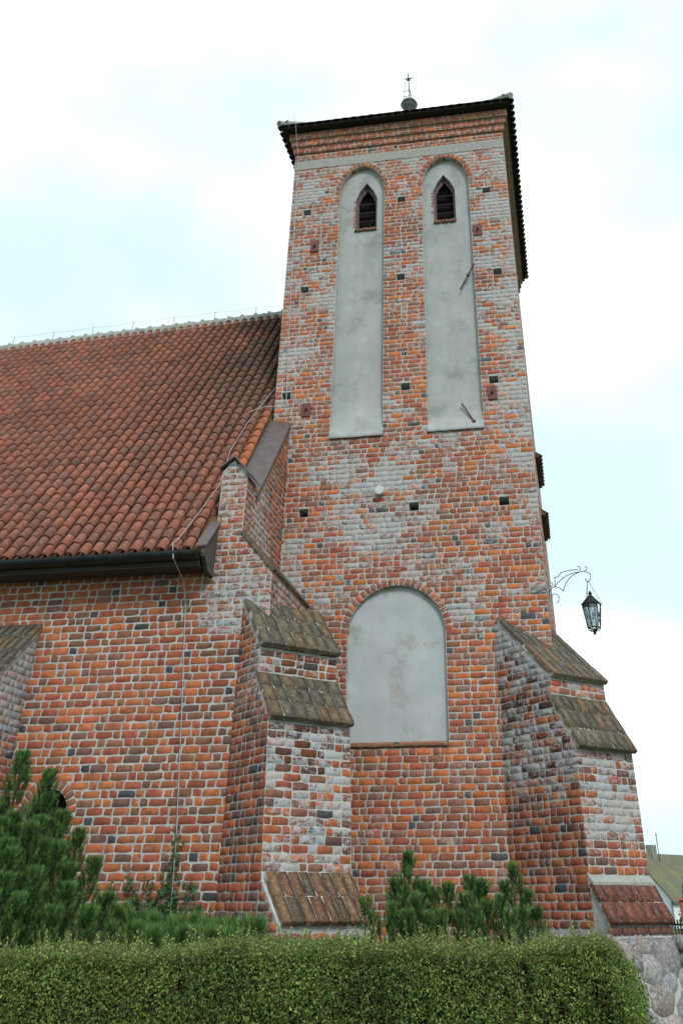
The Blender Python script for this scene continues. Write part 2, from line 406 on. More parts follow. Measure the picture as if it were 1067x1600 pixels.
def col_butt_left_front(c, L_):
    q = pick(PAL_B)
    if c[2] > 3.9: dk = random.choice((.4, .65, .9)); q = tuple(k*dk for k in q); return (*q, clamp(.38+random.uniform(-.25, .25), 0, .8))
    if c[2] > 3.1 and random.random() < .45: q = tuple(k*.4 for k in q)
    a = .56 + .3*nz3(c, 1.5, 8) + random.uniform(-.45, .3)
    if random.random() < .12: a = .1
    return (*q, clamp(a, 0, .92))
def col_butt_right_side(c, L_):
    q = pick(PAL_B, c); a = .02 + .55*clamp((c[2]-2.7)/.6) + .4*nz3(c, 1.2, 6)
    if c[2] > 3.2: dk = random.choice((.35, .6, .85, 1.)); q = tuple(k*dk for k in q)
    return (*q, clamp(a + random.uniform(-.35, .22), 0, .8))
def col_butt_right_front(c, L_):
    q = pick(PAL_B, c); a = .12 + .52*clamp((c[2]-2.15)/.5) + .35*nz3(c, 1.3, 1)
    if c[2] > 3.75: a -= .2
    return (*q, clamp(a + random.uniform(-.4, .25), 0, .90))
def minus(spans, cuts):
    """subtract (lo, hi) cuts from spans; cut edges are openings (deep brick ends)"""
    for lo, hi in cuts:
        new = []
        for a, b_, ea, eb in spans:
            if hi <= a or lo >= b_: new.append((a, b_, ea, eb)); continue
            if lo > a: new.append((a, lo, ea, True))
            if hi < b_: new.append((hi, b_, True, eb))
        spans = new
    return spans

# ------------------------------------------------------------------ ground
def ground_sheet():
    xs = np.concatenate([[-900, -300, -100], np.linspace(-40, 40, 41), [100, 300, 900]]); ys = np.concatenate([[-300, -100], np.linspace(-40, 40, 41), [100, 300, 1500]])
    V = [(x, y, 0.04*nz3((x, y, 0), .15) if abs(x) < 40 and abs(y) < 40 else 0) for y in ys for x in xs]; n = len(xs)
    F = [(j*n+i, j*n+i+1, (j+1)*n+i+1, (j+1)*n+i) for j in range(len(ys)-1) for i in range(n-1)]
    o = obj('ground', V, F, M['ground'], smooth=True); o['kind'] = 'structure'; return o
ground_sheet()

# ================================================================== CHURCH TOWER
TX0, TX1, TD = -5.53, 0.0, 7.7
CO = .108
tower = thing('church_tower', (-2.77, 3.8, 0), 'tall square brick bell tower with two plastered lancet niches and patchy limewash', 'tower')
LAN = [(-3.68, .572, 9.68, 16.42, .90), (-1.545, .585, 9.68, 16.42, .90)]
PAN = (-2.82, .915, 3.84, 5.70, .85)
HOLES = [(x, math.floor(z/CO)*CO) for x, z in ((-5.10,15.97),(-2.67,16.02),(-.53,16.0),(-5.03,13.58),(-2.70,13.61),(-.42,13.6),(-5.28,10.73),(-2.61,10.75),(-.69,10.76),(-4.73,8.0),(-2.46,8.0),(-.66,8.03))]
HW, HH = .10, 2*CO - .04
def front3(x, z, d): return (x, d, z)
holes = [(arch_poly(*q, n=22), .13) for q in LAN] + [(arch_poly(*PAN, n=26), .09)]
holes += [([(x-HW, z), (x+HW, z), (x+HW, z+HH), (x-HW, z+HH)], .45) for x, z in HOLES]
mbw = plate([(TX0, -.3), (TX1, -.3), (TX1, 18.63), (TX0, 18.63)], holes, front3)
wall = mbw.build('front_wall', M['mortar'], tower)
vd = MB()
for x, z in HOLES: vd.add([(x-HW, .445, z), (x+HW, .445, z), (x+HW, .445, z+HH), (x-HW, .445, z+HH)], [(0, 1, 2, 3)])
vd.build('putlog_hole_back', M['dark'], wall)  # hole backs coloured black, so the shade inside is painted
def front_iv(z):
    sp = [(TX0-.004, TX1+.004, False, False)]
    cuts = []
    for xc, a, z0, zs, b in LAN:
        if z > z0:
            if z < zs: cuts.append((xc-a, xc+a))
            elif z < zs + b + .14: r = (a+.14)*math.sqrt(max(0, 1-((z-zs)/(b+.14))**2)); cuts.append((xc-r, xc+r))
    xc, a, z0, zs, b = PAN
    if z > z0:
        if z < zs: cuts.append((xc-a, xc+a))
        elif z < zs + b + .14: r = (a+.14)*math.sqrt(max(0, 1-((z-zs)/(b+.14))**2)); cuts.append((xc-r, xc+r))
    for x, zz in HOLES:
        if zz < z < zz+2*CO: cuts.append((x-HW, x+HW))
    if 17.46 < z < 17.72 or z > 18.0: return []
    return minus(sp, cuts)
UX, UY, UZ = (1, 0, 0), (0, 1, 0), (0, 0, 1)
fb = lay((0, 0, 0), UX, UZ, (0, -1, 0), 0, 18.03, front_iv, CO, col_tower)
def col_arch(c, L_):
    q = pick(PAL_T[:4]); return (*q, clamp(.22 + .3*nz3(c, 1.2, 3)))
for q in LAN: fb += arch_ring((0, 0, 0), UX, UZ, (0, -1, 0), q[0], q[1], q[3], q[4], .135, 19, col_arch)
fb += arch_ring((0, 0, 0), UX, UZ, (0, -1, 0), PAN[0], PAN[1], PAN[3], PAN[4], .135, 27, col_arch)
# side walls (the right one splays a little, as seen along it)
SPL = .13
def right_pt(y, z): return (SPL*(y/TD)*clamp((15-z)/9), y, z)
rw = MB(); yy = np.linspace(0, TD, 6); zz = np.linspace(-.3, 18.63, 20)
rw.add([right_pt(y, z) for z in zz for y in yy], [(j*6+i, j*6+i+1, (j+1)*6+i+1, (j+1)*6+i) for j in range(19) for i in range(5)])
rwo = rw.build('side_wall', M['mortar'], tower)
rb = lay((0, 0, 0), UY, UZ, (1, 0, 0), 0, 18.03, lambda z: [(-.004, TD, False, False)], CO, col_tower)
for b_ in rb: b_.c = b_.c + np.array([right_pt(b_.c[1], b_.c[2])[0], 0, 0])
lw = MB().add([(TX0, 0, -.3), (TX0, TD, -.3), (TX0, TD, 18.63), (TX0, 0, 18.63)], [(0, 1, 2, 3)])
lwo = lw.build('side_wall', M['mortar'], tower)
lb = lay((TX0, TD, 0), (0, -1, 0), UZ, (-1, 0, 0), 9.72, 18.03, lambda z: [(0, TD+.004, False, False)], CO, col_tower)
MB().add([(TX0, TD, -.3), (TX1+.1, TD, -.3), (TX1, TD, 18.63), (TX0, TD, 18.63)], [(0, 3, 2, 1)]).build('rear_wall', M['mortar'], tower)
# plaster band under the cornice
bandp = MB(); xs = np.linspace(TX0-.006, TX1+.006, 40)
for i in range(39):
    zt = [17.735+.012*nz3((x*9, 0, 1), 1) for x in xs[i:i+2]]; zb = [17.44+.035*nz3((x*5, 3, 1), 1) for x in xs[i:i+2]]
    bandp.add([(xs[i], -.012, zb[0]), (xs[i+1], -.012, zb[1]), (xs[i+1], -.012, zt[1]), (xs[i], -.012, zt[0]), (xs[i], .01, zb[0]), (xs[i+1], .01, zb[1]), (xs[i+1], .01, zt[1]), (xs[i], .01, zt[0])], [(0, 1, 2, 3), (3, 2, 6, 7), (0, 4, 5, 1)])
bandp.build('plaster_band', M['plaster_band'], tower)
# plaster infill of the niches, a sloping sill running out over the bricks at the foot
def niche(q, depth, mat, hole, sill_out, sill_mat, drop):
    xc, a, z0, zs, b = q; poly = arch_poly(xc, a, z0+drop, zs, b, 24)
    hs = [(hole, .20)] if hole else []
    mb = plate(poly, hs, lambda x, z, d: (x, depth+d-.001, z))
    n = 24; rows = []
    for i in range(n+1):                                   # sill: sloping face and ragged front edge
        x = xc - a - .01 + (2*a+.02)*i/n; r = .014*nz3((x*7, z0, 2), 1)
        cv = [(x, depth*(1-q**2.6) - sill_out*q**2.6 - .002 + r*.6*q, z0 + drop*(1-q) + .012*q + r*q) for q in (0, .2, .4, .6, .75, .88, 1)]
        rows.append(cv + [(x, -sill_out+r*.6+.004, z0-.022+r), (x, .02, z0-.012)])
    v = [p for r in rows for p in r]; f = [(i*9+j, (i+1)*9+j, (i+1)*9+j+1, i*9+j+1) for i in range(n) for j in range(8)]
    if sill_mat is None:
        mb.add(v, f); o = mb.build('plaster_panel', mat, tower, smooth=False)
    else:
        o = mb.build('plaster_panel', mat, tower); MB().add(v, f).build('sill', sill_mat, o)
    return o
def louvre(xc, hw, zb, zsh, za):
    return [(xc-hw, zb), (xc+hw, zb), (xc+hw, zsh), (xc+hw*.62, zsh+(za-zsh)*.52), (xc, za), (xc-hw*.62, zsh+(za-zsh)*.52), (xc-hw, zsh)]
sillm = simple('tile_sill', (.20, .10, .05), (.26, .16, .09), 9, .9, .4, .01)
for q, lx in ((LAN[0], -3.59), (LAN[1], -1.60)):
    hp = louvre(lx, .275, 15.36, 16.32, 16.84)
    niche(q, .13, M['plaster'], hp, .055, None, 1.1)
    lv = MB(); D0 = .26
    inner = louvre(lx, .215, 15.40, 16.27, 16.68); outer = louvre(lx, .27, 15.36, 16.32, 16.81)
    P = [[Vector((x, z, 0)) for x, z in outer], [Vector((x, z, 0)) for x, z in inner]]; fl = outer + inner
    lv.add([(x, D0, z) for x, z in fl], [tuple(t_) for t_ in tessellate_polygon(P)])
    lv.add([(x, D0, z) for x, z in inner] + [(x, D0+.06, z) for x, z in inner], [(i, (i+1) % 7, 7+(i+1) % 7, 7+i) for i in range(7)])
    fr = lv.build('louvre_window', M['louvre'], tower)
    fr['label'] = 'pointed louvred bell opening with purple-brown frame'
    for k in range(4):
        z = 15.42 + .275*k; MB().obox((lx, D0+.035, z+.02), (UX, (0, .80, .60), (0, -.60, .80)), (.213, .055, .008)).build('slat', M['louvre'], fr)
    MB().add([(lx-.3, D0+.16, 15.3), (lx+.3, D0+.16, 15.3), (lx+.3, D0+.16, 16.9), (lx-.3, D0+.16, 16.9)], [(0, 1, 2, 3)]).build('interior_shade_sheet', M['dark'], fr)  # flat black sheet in place of the unlit bell chamber
    for k in range(3):
        fb.append(brick(np.array([lx-.19+.19*k, .085, 15.315]), np.array(UX, float), np.array(UZ, float), np.array([0, -1., 0]), .178, .088, (*[.13*random.uniform(.7, 1.2), .07, .05], .15), True))
    for k in range(9):
        z = 15.45 + .1*k
        if random.random() < .8: fb.append(brick(np.array([lx-.295+random.uniform(-.012, .008), .127, z]), np.array(UX, float), np.array(UZ, float), np.array([0, -1., 0]), .05, .08, col_arch((lx, 0, z), 1), True))
niche(PAN, .09, M['plaster_pale'], None, .045, sillm, .06)
# iron wall plates and tie rods
for x, z in ((-4.84, 14.84), (-.81, 14.84), (-4.80, 10.39), (-.74, 10.46)):
    p = MB().obox((x, -.022, z), (UX, UY, UZ), (.10, .014, .155)).build('anchor_plate', M['plate'], tower)
    MB().tube([(x, -.03, z), (x, -.10, z)], .028, 6).build('bolt', M['iron'], p)
for a, b_ in (((-.95, -.01, 13.86), (-1.30, .03, 13.20)), ((-1.40, .03, 10.28), (-1.07, -.01, 9.66))):
    t_ = MB().tube([a, b_], .018, 6); mid = Vector(a).lerp(Vector(b_), .45 if a[2] > 12 else .72); t_.obox(mid, (UX, UY, UZ), (.035, .03, .03)); t_.build('tie_rod', M['iron'], tower)

# cornice: three stepped double courses on front and sides
corn = MB(); cbs = []
for k, pr in enumerate((.05, .10, .16)):
    z0 = 18.0 + k*2*CO*.97; z1 = z0 + 2*CO*.97
    corn.box((TX0-pr, -pr, z0), (TX1+pr, TD+pr, z1 - .001))
    def ccol(c, L_): q = pick(PAL_T[:3]); return (*q, clamp(.05+.25*nz3(c, 1, 4)))
    cbs += lay((0, -pr, 0), UX, UZ, (0, -1, 0), z0, z1+.01, lambda z, pr=pr: [(TX0-pr-.004, TX1+pr+.004, False, False)], CO*.97, ccol, proud=.006)
    cbs += lay((TX1+pr, 0, 0), UY, UZ, (1, 0, 0), z0, z1+.01, lambda z, pr=pr: [(-pr-.004, TD+pr, False, False)], CO*.97, ccol, proud=.006)
    cbs += lay((TX0-pr, TD, 0), (0, -1, 0), UZ, (-1, 0, 0), z0, z1+.01, lambda z, pr=pr: [(0, TD+pr+.004, False, False)], CO*.97, ccol, proud=.006)
corno = corn.build('cornice', M['mortar'], tower)
# roof: low hipped tile roof with projecting eaves
EX0, EX1, EY0, EY1, EZ = TX0-.37, TX1+.27, -.40, TD+.40, 18.66
roof = MB(); ax0 = (-2.85, 3.55, 21.9); ax1 = (-2.85, 4.15, 21.9)
e = [(EX0, EY0, EZ+.12), (EX1, EY0, EZ+.12), (EX1, EY1, EZ+.12), (EX0, EY1, EZ+.12)]
roof.add(e + [ax0, ax1], [(0, 1, 4), (1, 2, 5, 4), (2, 3, 5), (3, 0, 4, 5)])
roof.box((EX0+.03, EY0+.03, EZ), (EX1-.03, EY1-.03, EZ+.11))
tro = roof.build('tower_roof', M['tarmetal'], tower)
def half_tile(L_, r0, r1, n=6, th=.014):
    """convex barrel tile along +x, open end at x=0 (thick lip)"""
    v = []; 
    for x, r in ((0, r0), (L_, r1)):
        for rr in (r, r-th):
            for j in range(n+1):
                t_ = math.pi*j/n; v.append((x, rr*math.cos(t_), rr*math.sin(t_)))
    m_ = n+1; f = []
    for j in range(n):
        f += [(j, j+1, 2*m_+j+1, 2*m_+j), (m_+j, j+m_ and m_+j+1, j+1, j)]
    f = [(j, 2*m_+j, 2*m_+j+1, j+1) for j in range(n)] + [(j, j+1, m_+j+1, m_+j) for j in range(n)] + [(m_+j, m_+j+1, 3*m_+j+1, 3*m_+j) for j in range(n)]
    return np.array(v, np.float32), np.array(f, np.int32)
etm = mesh_np('eave_tile', *half_tile(.34, .10, .085), M['tarmetal'], smooth=True)
def eave_tiles(p0, p1, inward, slope, k=1.):
    p0, p1 = Vector(p0), Vector(p1); d = p1 - p0; n = int(d.length/.235); inw = (Vector(inward)*math.cos(slope) + Vector((0, 0, math.sin(slope)))).normalized(); dd = d.normalized(); up = inw.cross(dd)
    if up.z < 0: up = -up
    for i in range(n):
        o = bpy.data.objects.new('eave_tile', etm); m4 = Matrix.Identity(4); c = p0 + d*((i+.5)/n) + Vector((0, 0, random.uniform(-.008, .008)))
        for r in range(3): m4[r][0] = inw[r]; m4[r][1] = dd[r]*(1 if k == 1 else 1.1); m4[r][2] = up[r]*k; m4[r][3] = c[r]
        link(o, tro); o.matrix_basis = m4
sl = math.atan2(3.1, 4.0)
eave_tiles((EX0, EY0-.03, EZ+.035), (EX1, EY0-.03, EZ+.035), (0, 1, 0), sl, .45)
eave_tiles((EX1+.05, EY0, EZ+.08), (EX1+.05, EY1, EZ+.08), (-1, 0, 0), sl+.1)
eave_tiles((EX0-.05, EY1, EZ+.08), (EX0-.05, EY0, EZ+.08), (1, 0, 0), sl+.1)
for a, b_ in (((EX1+.04, EY0-.04, EZ+.16), ax0), ((EX0-.04, EY0-.04, EZ+.16), ax0), ((EX1+.05, EY1, EZ+.17), ax1)):
    MB().tube([a, Vector(a).lerp(Vector(b_), .97)], .085, 8).build('hip_ridge', M['ridge'], tro)
# finial
FX, FY, FZ = -2.98, 3.75, 23.22
fin = MB().lathe([(.16, -1.6), (.12, -.8), (.12, -.3), (.20, -.2), (.262, -.02), (.262, .03), (.24, .12), (.16, .2), (.05, .25)], (FX, FY, FZ), 18).build('finial', M['copper'], tower, smooth=True)
MB().lathe([(.270, -.02), (.285, .005), (.270, .03)], (FX, FY, FZ), 18).build('rim', M['copper'], fin)
rod = MB().tube([(FX+.03, FY, FZ+.2), (FX-.02, FY, FZ+1.52)], .017, 5).tube([(FX+.12, FY, FZ+.2), (FX+.03, FY, FZ+.7)], .012, 5).tube([(FX-.17, FY, FZ+.12), (FX-.13, FY, FZ+1.15)], .008, 5)
for z in (.42, .68): rod.tube([(FX-.20, FY, FZ+z), (FX+.04, FY, FZ+z+.02)], .010, 5)
rod.build('mast', M['black'], fin)
cx, cz = FX-.01, FZ+1.24
st = MB()
for t_ in (90, 162, 18, 234, 306):
    a = math.radians(t_); b1, b2 = a+.6, a-.6; R_ = .17 if t_ in (90, 162, 18) else .12
    st.prism([(cx+R_*math.cos(a), FY-.01, cz+R_*math.sin(a)), (cx+.05*math.cos(b1), FY-.01, cz+.05*math.sin(b1)), (cx, FY-.01, cz), (cx+.05*math.cos(b2), FY-.01, cz+.05*math.sin(b2))], (0, .02, 0))
st.build('star', M['black'], fin)
# tiled weatherings on the right-hand wall
tw_m = simple('weathering', (.10, .045, .03), (.15, .06, .035), 9, .9, .4, .01)
for y0, y1, z in ((2.0, 3.9, 9.80), (2.0, 3.75, 8.46)):
    xb_ = right_pt(3, z)[0]
    o = MB().prism([(xb_-.02, y0, z+.16), (xb_+.09, y0, z+.06), (xb_+.09, y0, z), (xb_-.02, y0, z)], (0, y1-y0, 0)).build('sill_weathering', tw_m, tower)
    for k in range(9):
        o2 = bpy.data.objects.new('tile', etm); y = y0 + (y1-y0)*(k+.5)/9; m4 = Matrix(((-.8, 0, .6, xb_+.125), (0, .9, 0, y), (.45, 0, .6, z+.02), (0, 0, 0, 1))) @ Matrix.Scale(.75, 4); link(o2, o); o2.matrix_basis = m4

# ------------------------------------------------------------------ diagonal buttresses
capm_cache = {}
def cap_mesh(i):
    if i not in capm_cache:
        v, f = brick_variant(1.0, 1.0, .055, .02); v[:11, 2] *= .3; capm_cache[i] = mesh_np('cap_brick', v, f, M['cap_o'])
    return capm_cache[i]
def cap_pieces(parent, o, sdir, wdir, n, length, width, rows, cols, pal):
    """bricks lying on a sloping top. o: upper left corner; sdir down the slope, wdir across"""
    o, sdir, wdir, n = (np.asarray(q, float) for q in (o, sdir, wdir, n))
    for r in range(rows):
        ws = np.array([random.uniform(.85, 1.15) for _ in range(cols)]); ws = ws/ws.sum()*width; x = 0
        for k in range(cols):
            g_ = .006; L_ = length/rows
            c = o + sdir*(L_*(r+.5)) + wdir*(x + ws[k]/2) + n*random.uniform(.0, .006)
            m4 = Matrix.Identity(4); q = cap_mesh(random.randrange(6)); t_ = random.uniform(-.015, .015)
            ws2 = wdir*math.cos(t_) + sdir*math.sin(t_); ss2 = sdir*math.cos(t_) - wdir*math.sin(t_)
            for i in range(3): m4[i][0] = ws2[i]*(ws[k]-g_); m4[i][1] = -ss2[i]*(L_-g_); m4[i][2] = n[i]; m4[i][3] = c[i]
            b_ = bpy.data.objects.new('cap_brick', q); link(b_, parent); b_.matrix_basis = m4
            cc = random.choice(pal); f = random.uniform(.85, 1.15); b_.color = (cc[0]*f, cc[1]*f, cc[2]*f, 1); x += ws[k]
def face_pts(A, d, dp):
    A = np.array([*A, 0.]); d = np.array([*d, 0.]); dp = np.array([*dp, 0.]); return lambda s, w_, z: A + d*s + dp*w_ + np.array([0, 0, z])
def buttress(parent, A, ang, W_, prof, caps, base, front_iv_s, side_iv, cols_, rear, name_label):
    """prof: [(s, z)] outer outline from top to ground; caps: slopes as ((s0,z0),(s1,z1),rows,cols)"""
    d = (math.cos(ang), math.sin(ang)); dp = (-d[1], d[0]); P = face_pts(A, d, dp)
    poly = [P(s, 0, z) for s, z in ([(rear, prof[0][1] + (0.0))] + prof + [(rear, prof[-1][1])])]
    o = MB().prism(poly, np.array([*dp, 0.])*W_).build('buttress', M['mortar'], parent)
    o['label'] = name_label
    bs = []
    d3, p3 = np.array([*d, 0.]), np.array([*dp, 0.])
    # left face: u runs outwards (s), normal -dp
    bs += lay(P(0, 0, 0), d3, UZ, -p3, 0, 9, side_iv, CO, cols_[0], proud=.004, deepends=False)
    # right face
    bs += lay(P(0, W_, 0), d3, UZ, p3, 0, 9, side_iv, CO, cols_[0], proud=.004, deepends=False)
    for s_at, z0, z1 in front_iv_s:
        nrow = round((z1-z0)/CO)
        zrow = 0
        z = math.ceil(z0/CO - .3)*CO
        while z < z1 - .04:
            sf = s_at(z+CO/2); hh = min(CO, z1 - z)
            bs += lay(P(sf, 0, 0), p3, UZ, d3, z, z+hh, lambda q: [(-.004, W_+.004, False, False)], CO, cols_[1], proud=.004, deepends=False, phase=int(round(z/CO)), jitter=.003)
            z += CO
    for (s0, z0), (s1, z1), rows, cc, ov, pal in caps:
        sd_ = np.array([d[0]*(s1-s0), d[1]*(s1-s0), z1-z0]); Ls_ = np.linalg.norm(sd_); sd_ /= Ls_
        n_ = np.cross(sd_, p3); n_ = n_ if n_[2] > 0 else -n_
        bed = [P(s0, -ov+.01, z0), P(s1, -ov+.01, z1), P(s1, W_+ov-.01, z1), P(s0, W_+ov-.01, z0)]
        MB().prism([p + n_*.041 for p in bed], -n_*.075).build('mortar_bed', M['cap_mortar'], o)
        cap_pieces(o, P(s0, -ov, z0) + n_*.045, sd_, p3, n_, Ls_+.02, W_+2*ov, rows, cc, pal)
    return o, bs, P, d3, p3
MOSS = [(.125, .108, .078), (.115, .10, .075), (.14, .11, .072), (.105, .095, .078), (.16, .105, .065)]
RED = [(.20, .065, .04), (.24, .08, .042), (.16, .055, .04), (.14, .05, .04)]
RB = math.radians(-45)
# right buttress on the tower corner
rprof = [(.10, 5.76), (1.30, 4.70), (1.30, 4.36), (1.72, 3.62), (1.73, 1.80), (1.99, 1.36), (2.01, 1.22)]
def side_r(z):
    if z > 5.70: return []
    if z > 4.72: e_ = .10 + (5.76-z)/1.06*1.20 - .06
    elif z > 4.36: e_ = 1.30
    elif z > 3.64: e_ = 1.30 + (4.36-z)/.74*.42 - .04
    elif z > 1.3: e_ = 1.73
    else: return []
    return [(-1.1, e_+.004, False, False)]
rbo, rbb, RP, rd, rp = buttress(tower, (-1.0, 0.0), RB, 1.27, rprof + [(2.02, 1.21), (2.02, 1.20)],
    [((.06, 5.84), (1.37, 4.70), 4, 7, .018, MOSS), ((1.24, 4.42), (1.80, 3.60), 3, 7, .015, MOSS), ((1.74, 1.83), (2.05, 1.37), 2, 7, .03, RED)], None,
    [(lambda z: 1.30, 4.38, 4.70), (lambda z: 1.72 + (3.62-z)/1.82*.01 + .001, 1.90, 3.60)], side_r, (col_butt_right_side, col_butt_right_front), -1.3,
    'stepped diagonal buttress with brick slopes and fieldstone foot')
# brick string under the foot slope and the fieldstone plinth
for k in range(5):
    L_ = 1.34/5; rbb.append(brick(RP(2.03, -.03 + L_*(k+.5), 1.285), rp, np.array(UZ, float), rd, L_-.015, .085, (.13, .055, .045, .2)))
MB().prism([RP(1.70, -.02, 1.97), RP(1.80, -.02, 1.86), RP(1.80, -.02, 1.79), RP(1.70, -.02, 1.79)], rp*1.31).build('mortar_fillet', M['plaster_band'], rbo)
pl = MB(); pz = [(2.00, 1.235), (2.16, .55), (2.24, -.35)]
ring = lambda s, z, e_: [RP(-1.0, -e_, z), RP(s, -e_, z), RP(s, 1.27+e_, z), RP(-1.0, 1.27+e_, z)]
rr = [ring(s, z, e_) for (s, z), e_ in zip(pz, (.03, .17, .24))]
for a, b_ in zip(rr[:-1], rr[1:]): pl.add(a + b_, [(0, 1, 5, 4), (1, 2, 6, 5), (2, 3, 7, 6)])
pl.add(rr[0], [(0, 1, 2, 3)])
plo = pl.build('plinth', M['mortar'], rbo)
def stone_mesh(i):
    r_ = random.Random(i); bm = bmesh.new(); bmesh.ops.create_icosphere(bm, subdivisions=2, radius=1)
    for v in bm.verts:
        p = v.co.copy(); q = 1 + .22*noise.noise(p*1.1 + Vector((i*3.1, 0, 0))) + .08*noise.noise(p*2.7 + Vector((0, i*2.3, 0)))
        k = max(abs(p.x), abs(p.y), abs(p.z)); v.co = p*q*(1/(.55+.45*k))*.95
    me = bpy.data.meshes.new('field_stone'); bm.to_mesh(me); bm.free(); me.materials.append(M['stone_o']); me.polygons.foreach_set('use_smooth', np.ones(len(me.polygons), bool)); return me
SM = [stone_mesh(i) for i in range(8)]
SCOL = [(.21, .205, .205), (.24, .21, .195), (.19, .20, .215), (.26, .255, .245), (.165, .155, .165), (.22, .185, .18)]
def stones_on(parent, org, u, up, n, wu, hz, sizes, seed):
    """pack stones of falling size on a face by dart throwing"""
    r_ = random.Random(seed); put = []
    for size, tries in sizes:
        for _ in range(tries):
            a = size*r_.uniform(.85, 1.2); b_ = a*r_.uniform(.62, .9); x = r_.uniform(a*.4, wu-a*.4); y = r_.uniform(b_*.5, hz-b_*.75)
            if all(((x-X)/((a+A)*.80))**2 + ((y-Y)/((b_+B)*.80))**2 > 1 for X, Y, A, B in put): put.append((x, y, a, b_))
    for x, y, a, b_ in put:
        t_ = r_.uniform(-.35, .35); c = np.asarray(org) + np.asarray(u)*x + np.asarray(up)*y - np.asarray(n)*.02
        uu = Vector(u)*math.cos(t_) + Vector(up)*math.sin(t_); vv = Vector(up)*math.cos(t_) - Vector(u)*math.sin(t_); m4 = Matrix.Identity(4)
        for i in range(3): m4[i][0] = uu[i]*a*1.12; m4[i][1] = vv[i]*b_*1.12; m4[i][2] = n[i]*min(.12, a*.6); m4[i][3] = c[i]
        o = bpy.data.objects.new('field_stone', SM[r_.randrange(8)]); link(o, parent); o.matrix_basis = m4; q = r_.choice(SCOL); f = r_.uniform(.8, 1.25); o.color = (q[0]*f, q[1]*f, q[2]*f, 1)
SZ = [(.27, 400), (.20, 900), (.14, 1500), (.09, 2500), (.055, 2500)]
dn = np.array(RP(2.24, 0, -.35)) - np.array(RP(2.00, 0, 1.235)); upv = -dn/np.linalg.norm(dn); nf = np.cross(rp, upv); nf = nf if nf @ rd > 0 else -nf
stones_on(plo, RP(2.245, -.2, -.35), rp, upv, nf, 1.68, 1.58, SZ, 5)
dl = np.array(RP(0, -.24, -.35)) - np.array(RP(0, -.03, 1.235)); upl = -dl/np.linalg.norm(dl); nl = np.cross(rd, upl); nl = nl if nl @ (-rp) > 0 else -nl
stones_on(plo, RP(.9, -.245, -.35), rd, upl, nl, 1.35, 1.58, SZ, 9)
stones_on(plo, RP(-.4, 1.27+.245, -.35), rd, np.array([-upl[0], -upl[1], upl[2]]) if False else (lambda q: q/np.linalg.norm(q))(np.array([0, 0, 1.585]) - rp*.21), (lambda q: q/np.linalg.norm(q))(rp + np.array([0, 0, .13])), 2.6, 1.58, SZ, 13)

def hide_tower(x, y, c):
    return (c[1] > -.02 and x < 556 and y > 930) or (c[0] > -.6 and c[1] > .3) or (x > 800 and y > 1000 and c[1] > -.02) or (y > 1395 and 570 < x < 830)
build_bricks([(wall, fb), (rwo, rb), (lwo, lb), (corno, cbs), (rbo, rbb)], 300, hide_tower)

# ================================================================== NAVE
YN, CN = -2.40, .116
nave = thing('church_nave', (-10.5, 1.5, 0), 'brick church nave with steep red barrel-tile roof and black gutter', 'nave')
XW, XL, XE = -5.15, -4.55, -17.0
ZS0, ZS1 = 6.25, 6.92
RY0, RZ0, RY1, RZ1 = -2.86, 6.46, 3.75, 15.25
def roofz(y): return RZ0 + (RZ1-RZ0)*(y-RY0)/(RY1-RY0)
WIN = (-7.83, .33, 2.0, 2.72, .33)
PX0 = -5.63
outl = [(XE, -.3), (XL, -.3), (XL, ZS0), (XW, ZS1), (XW, 8.02), (-5.42, 8.26), (PX0, 8.06), (PX0, 6.62), (XE, 6.62)]
nw = plate(outl, [(arch_poly(*WIN, n=16), .28)], lambda x, z, d: (x, YN+d, z))
nwo = nw.build('south_wall', M['mortar'], nave)
wo = MB().add([(x, YN+.27, z) for x, z in arch_poly(*WIN, n=16)], [tuple(range(18))]).build('window_shade_back', M['dark'], nwo)  # dark sheet painted as the shade of the window recess, no glass
def nave_iv(z):
    x1 = XL if z < ZS0 else (XL + (XW-XL)*(z-ZS0)/(ZS1-ZS0) if z < ZS1 else XW); x0 = -12.5 if z < 6.4 else PX0
    if z > 8.0: x0, x1 = -5.55, -5.28
    xc, a, z0, zs, b = WIN; cuts = []
    if z > z0:
        if z < zs: cuts.append((xc-a, xc+a))
        elif z < zs+b+.14: r = (a+.14)*math.sqrt(max(0, 1-((z-zs)/(b+.14))**2)); cuts.append((xc-r, xc+r))
    return minus([(x0, x1+.004, False, False)], cuts)
nb = lay((0, YN, 0), UX, UZ, (0, -1, 0), 0, 8.2, nave_iv, CN, col_nave, joint=.017, Ls=.292, Lh=.148)
nb += arch_ring((0, YN, 0), UX, UZ, (0, -1, 0), WIN[0], WIN[1], WIN[3], WIN[4], .15, 13, lambda c, l: (*pick(PAL_N[:3]), .12))
# west gable wall: lower thick part, sloping offset, upper part following the roof
gw = MB()
gw.add([(XL, YN, -.3), (XL, 0.0, -.3), (XL, 0.0, ZS0), (XL, YN, ZS0)], [(0, 1, 2, 3)])
gw.add([(XL, YN, ZS0), (XL, 0, ZS0), (XW, 0, ZS1), (XW, YN, ZS1)], [(0, 1, 2, 3)])
gw.add([(XW, YN, ZS1), (XW, .0, ZS1), (XW, .0, roofz(0)-.22), (XW, -1.85, roofz(-1.85)-.05), (XW, YN, 8.0)], [(0, 1, 2, 3, 4)])
gw.add([(PX0, YN, 6.6), (PX0, YN, 8.06), (PX0, -1.6, 8.06), (PX0, -1.6, 6.6)], [(0, 1, 2, 3)])
gwo = gw.build('west_wall', M['mortar'], nave)
gb = lay((XL, 0, 0), UY, UZ, UX, 0, ZS0, lambda z: [(YN-.004, 0, False, False)], CN, col_nave_west, deepends=False, proud=.006)
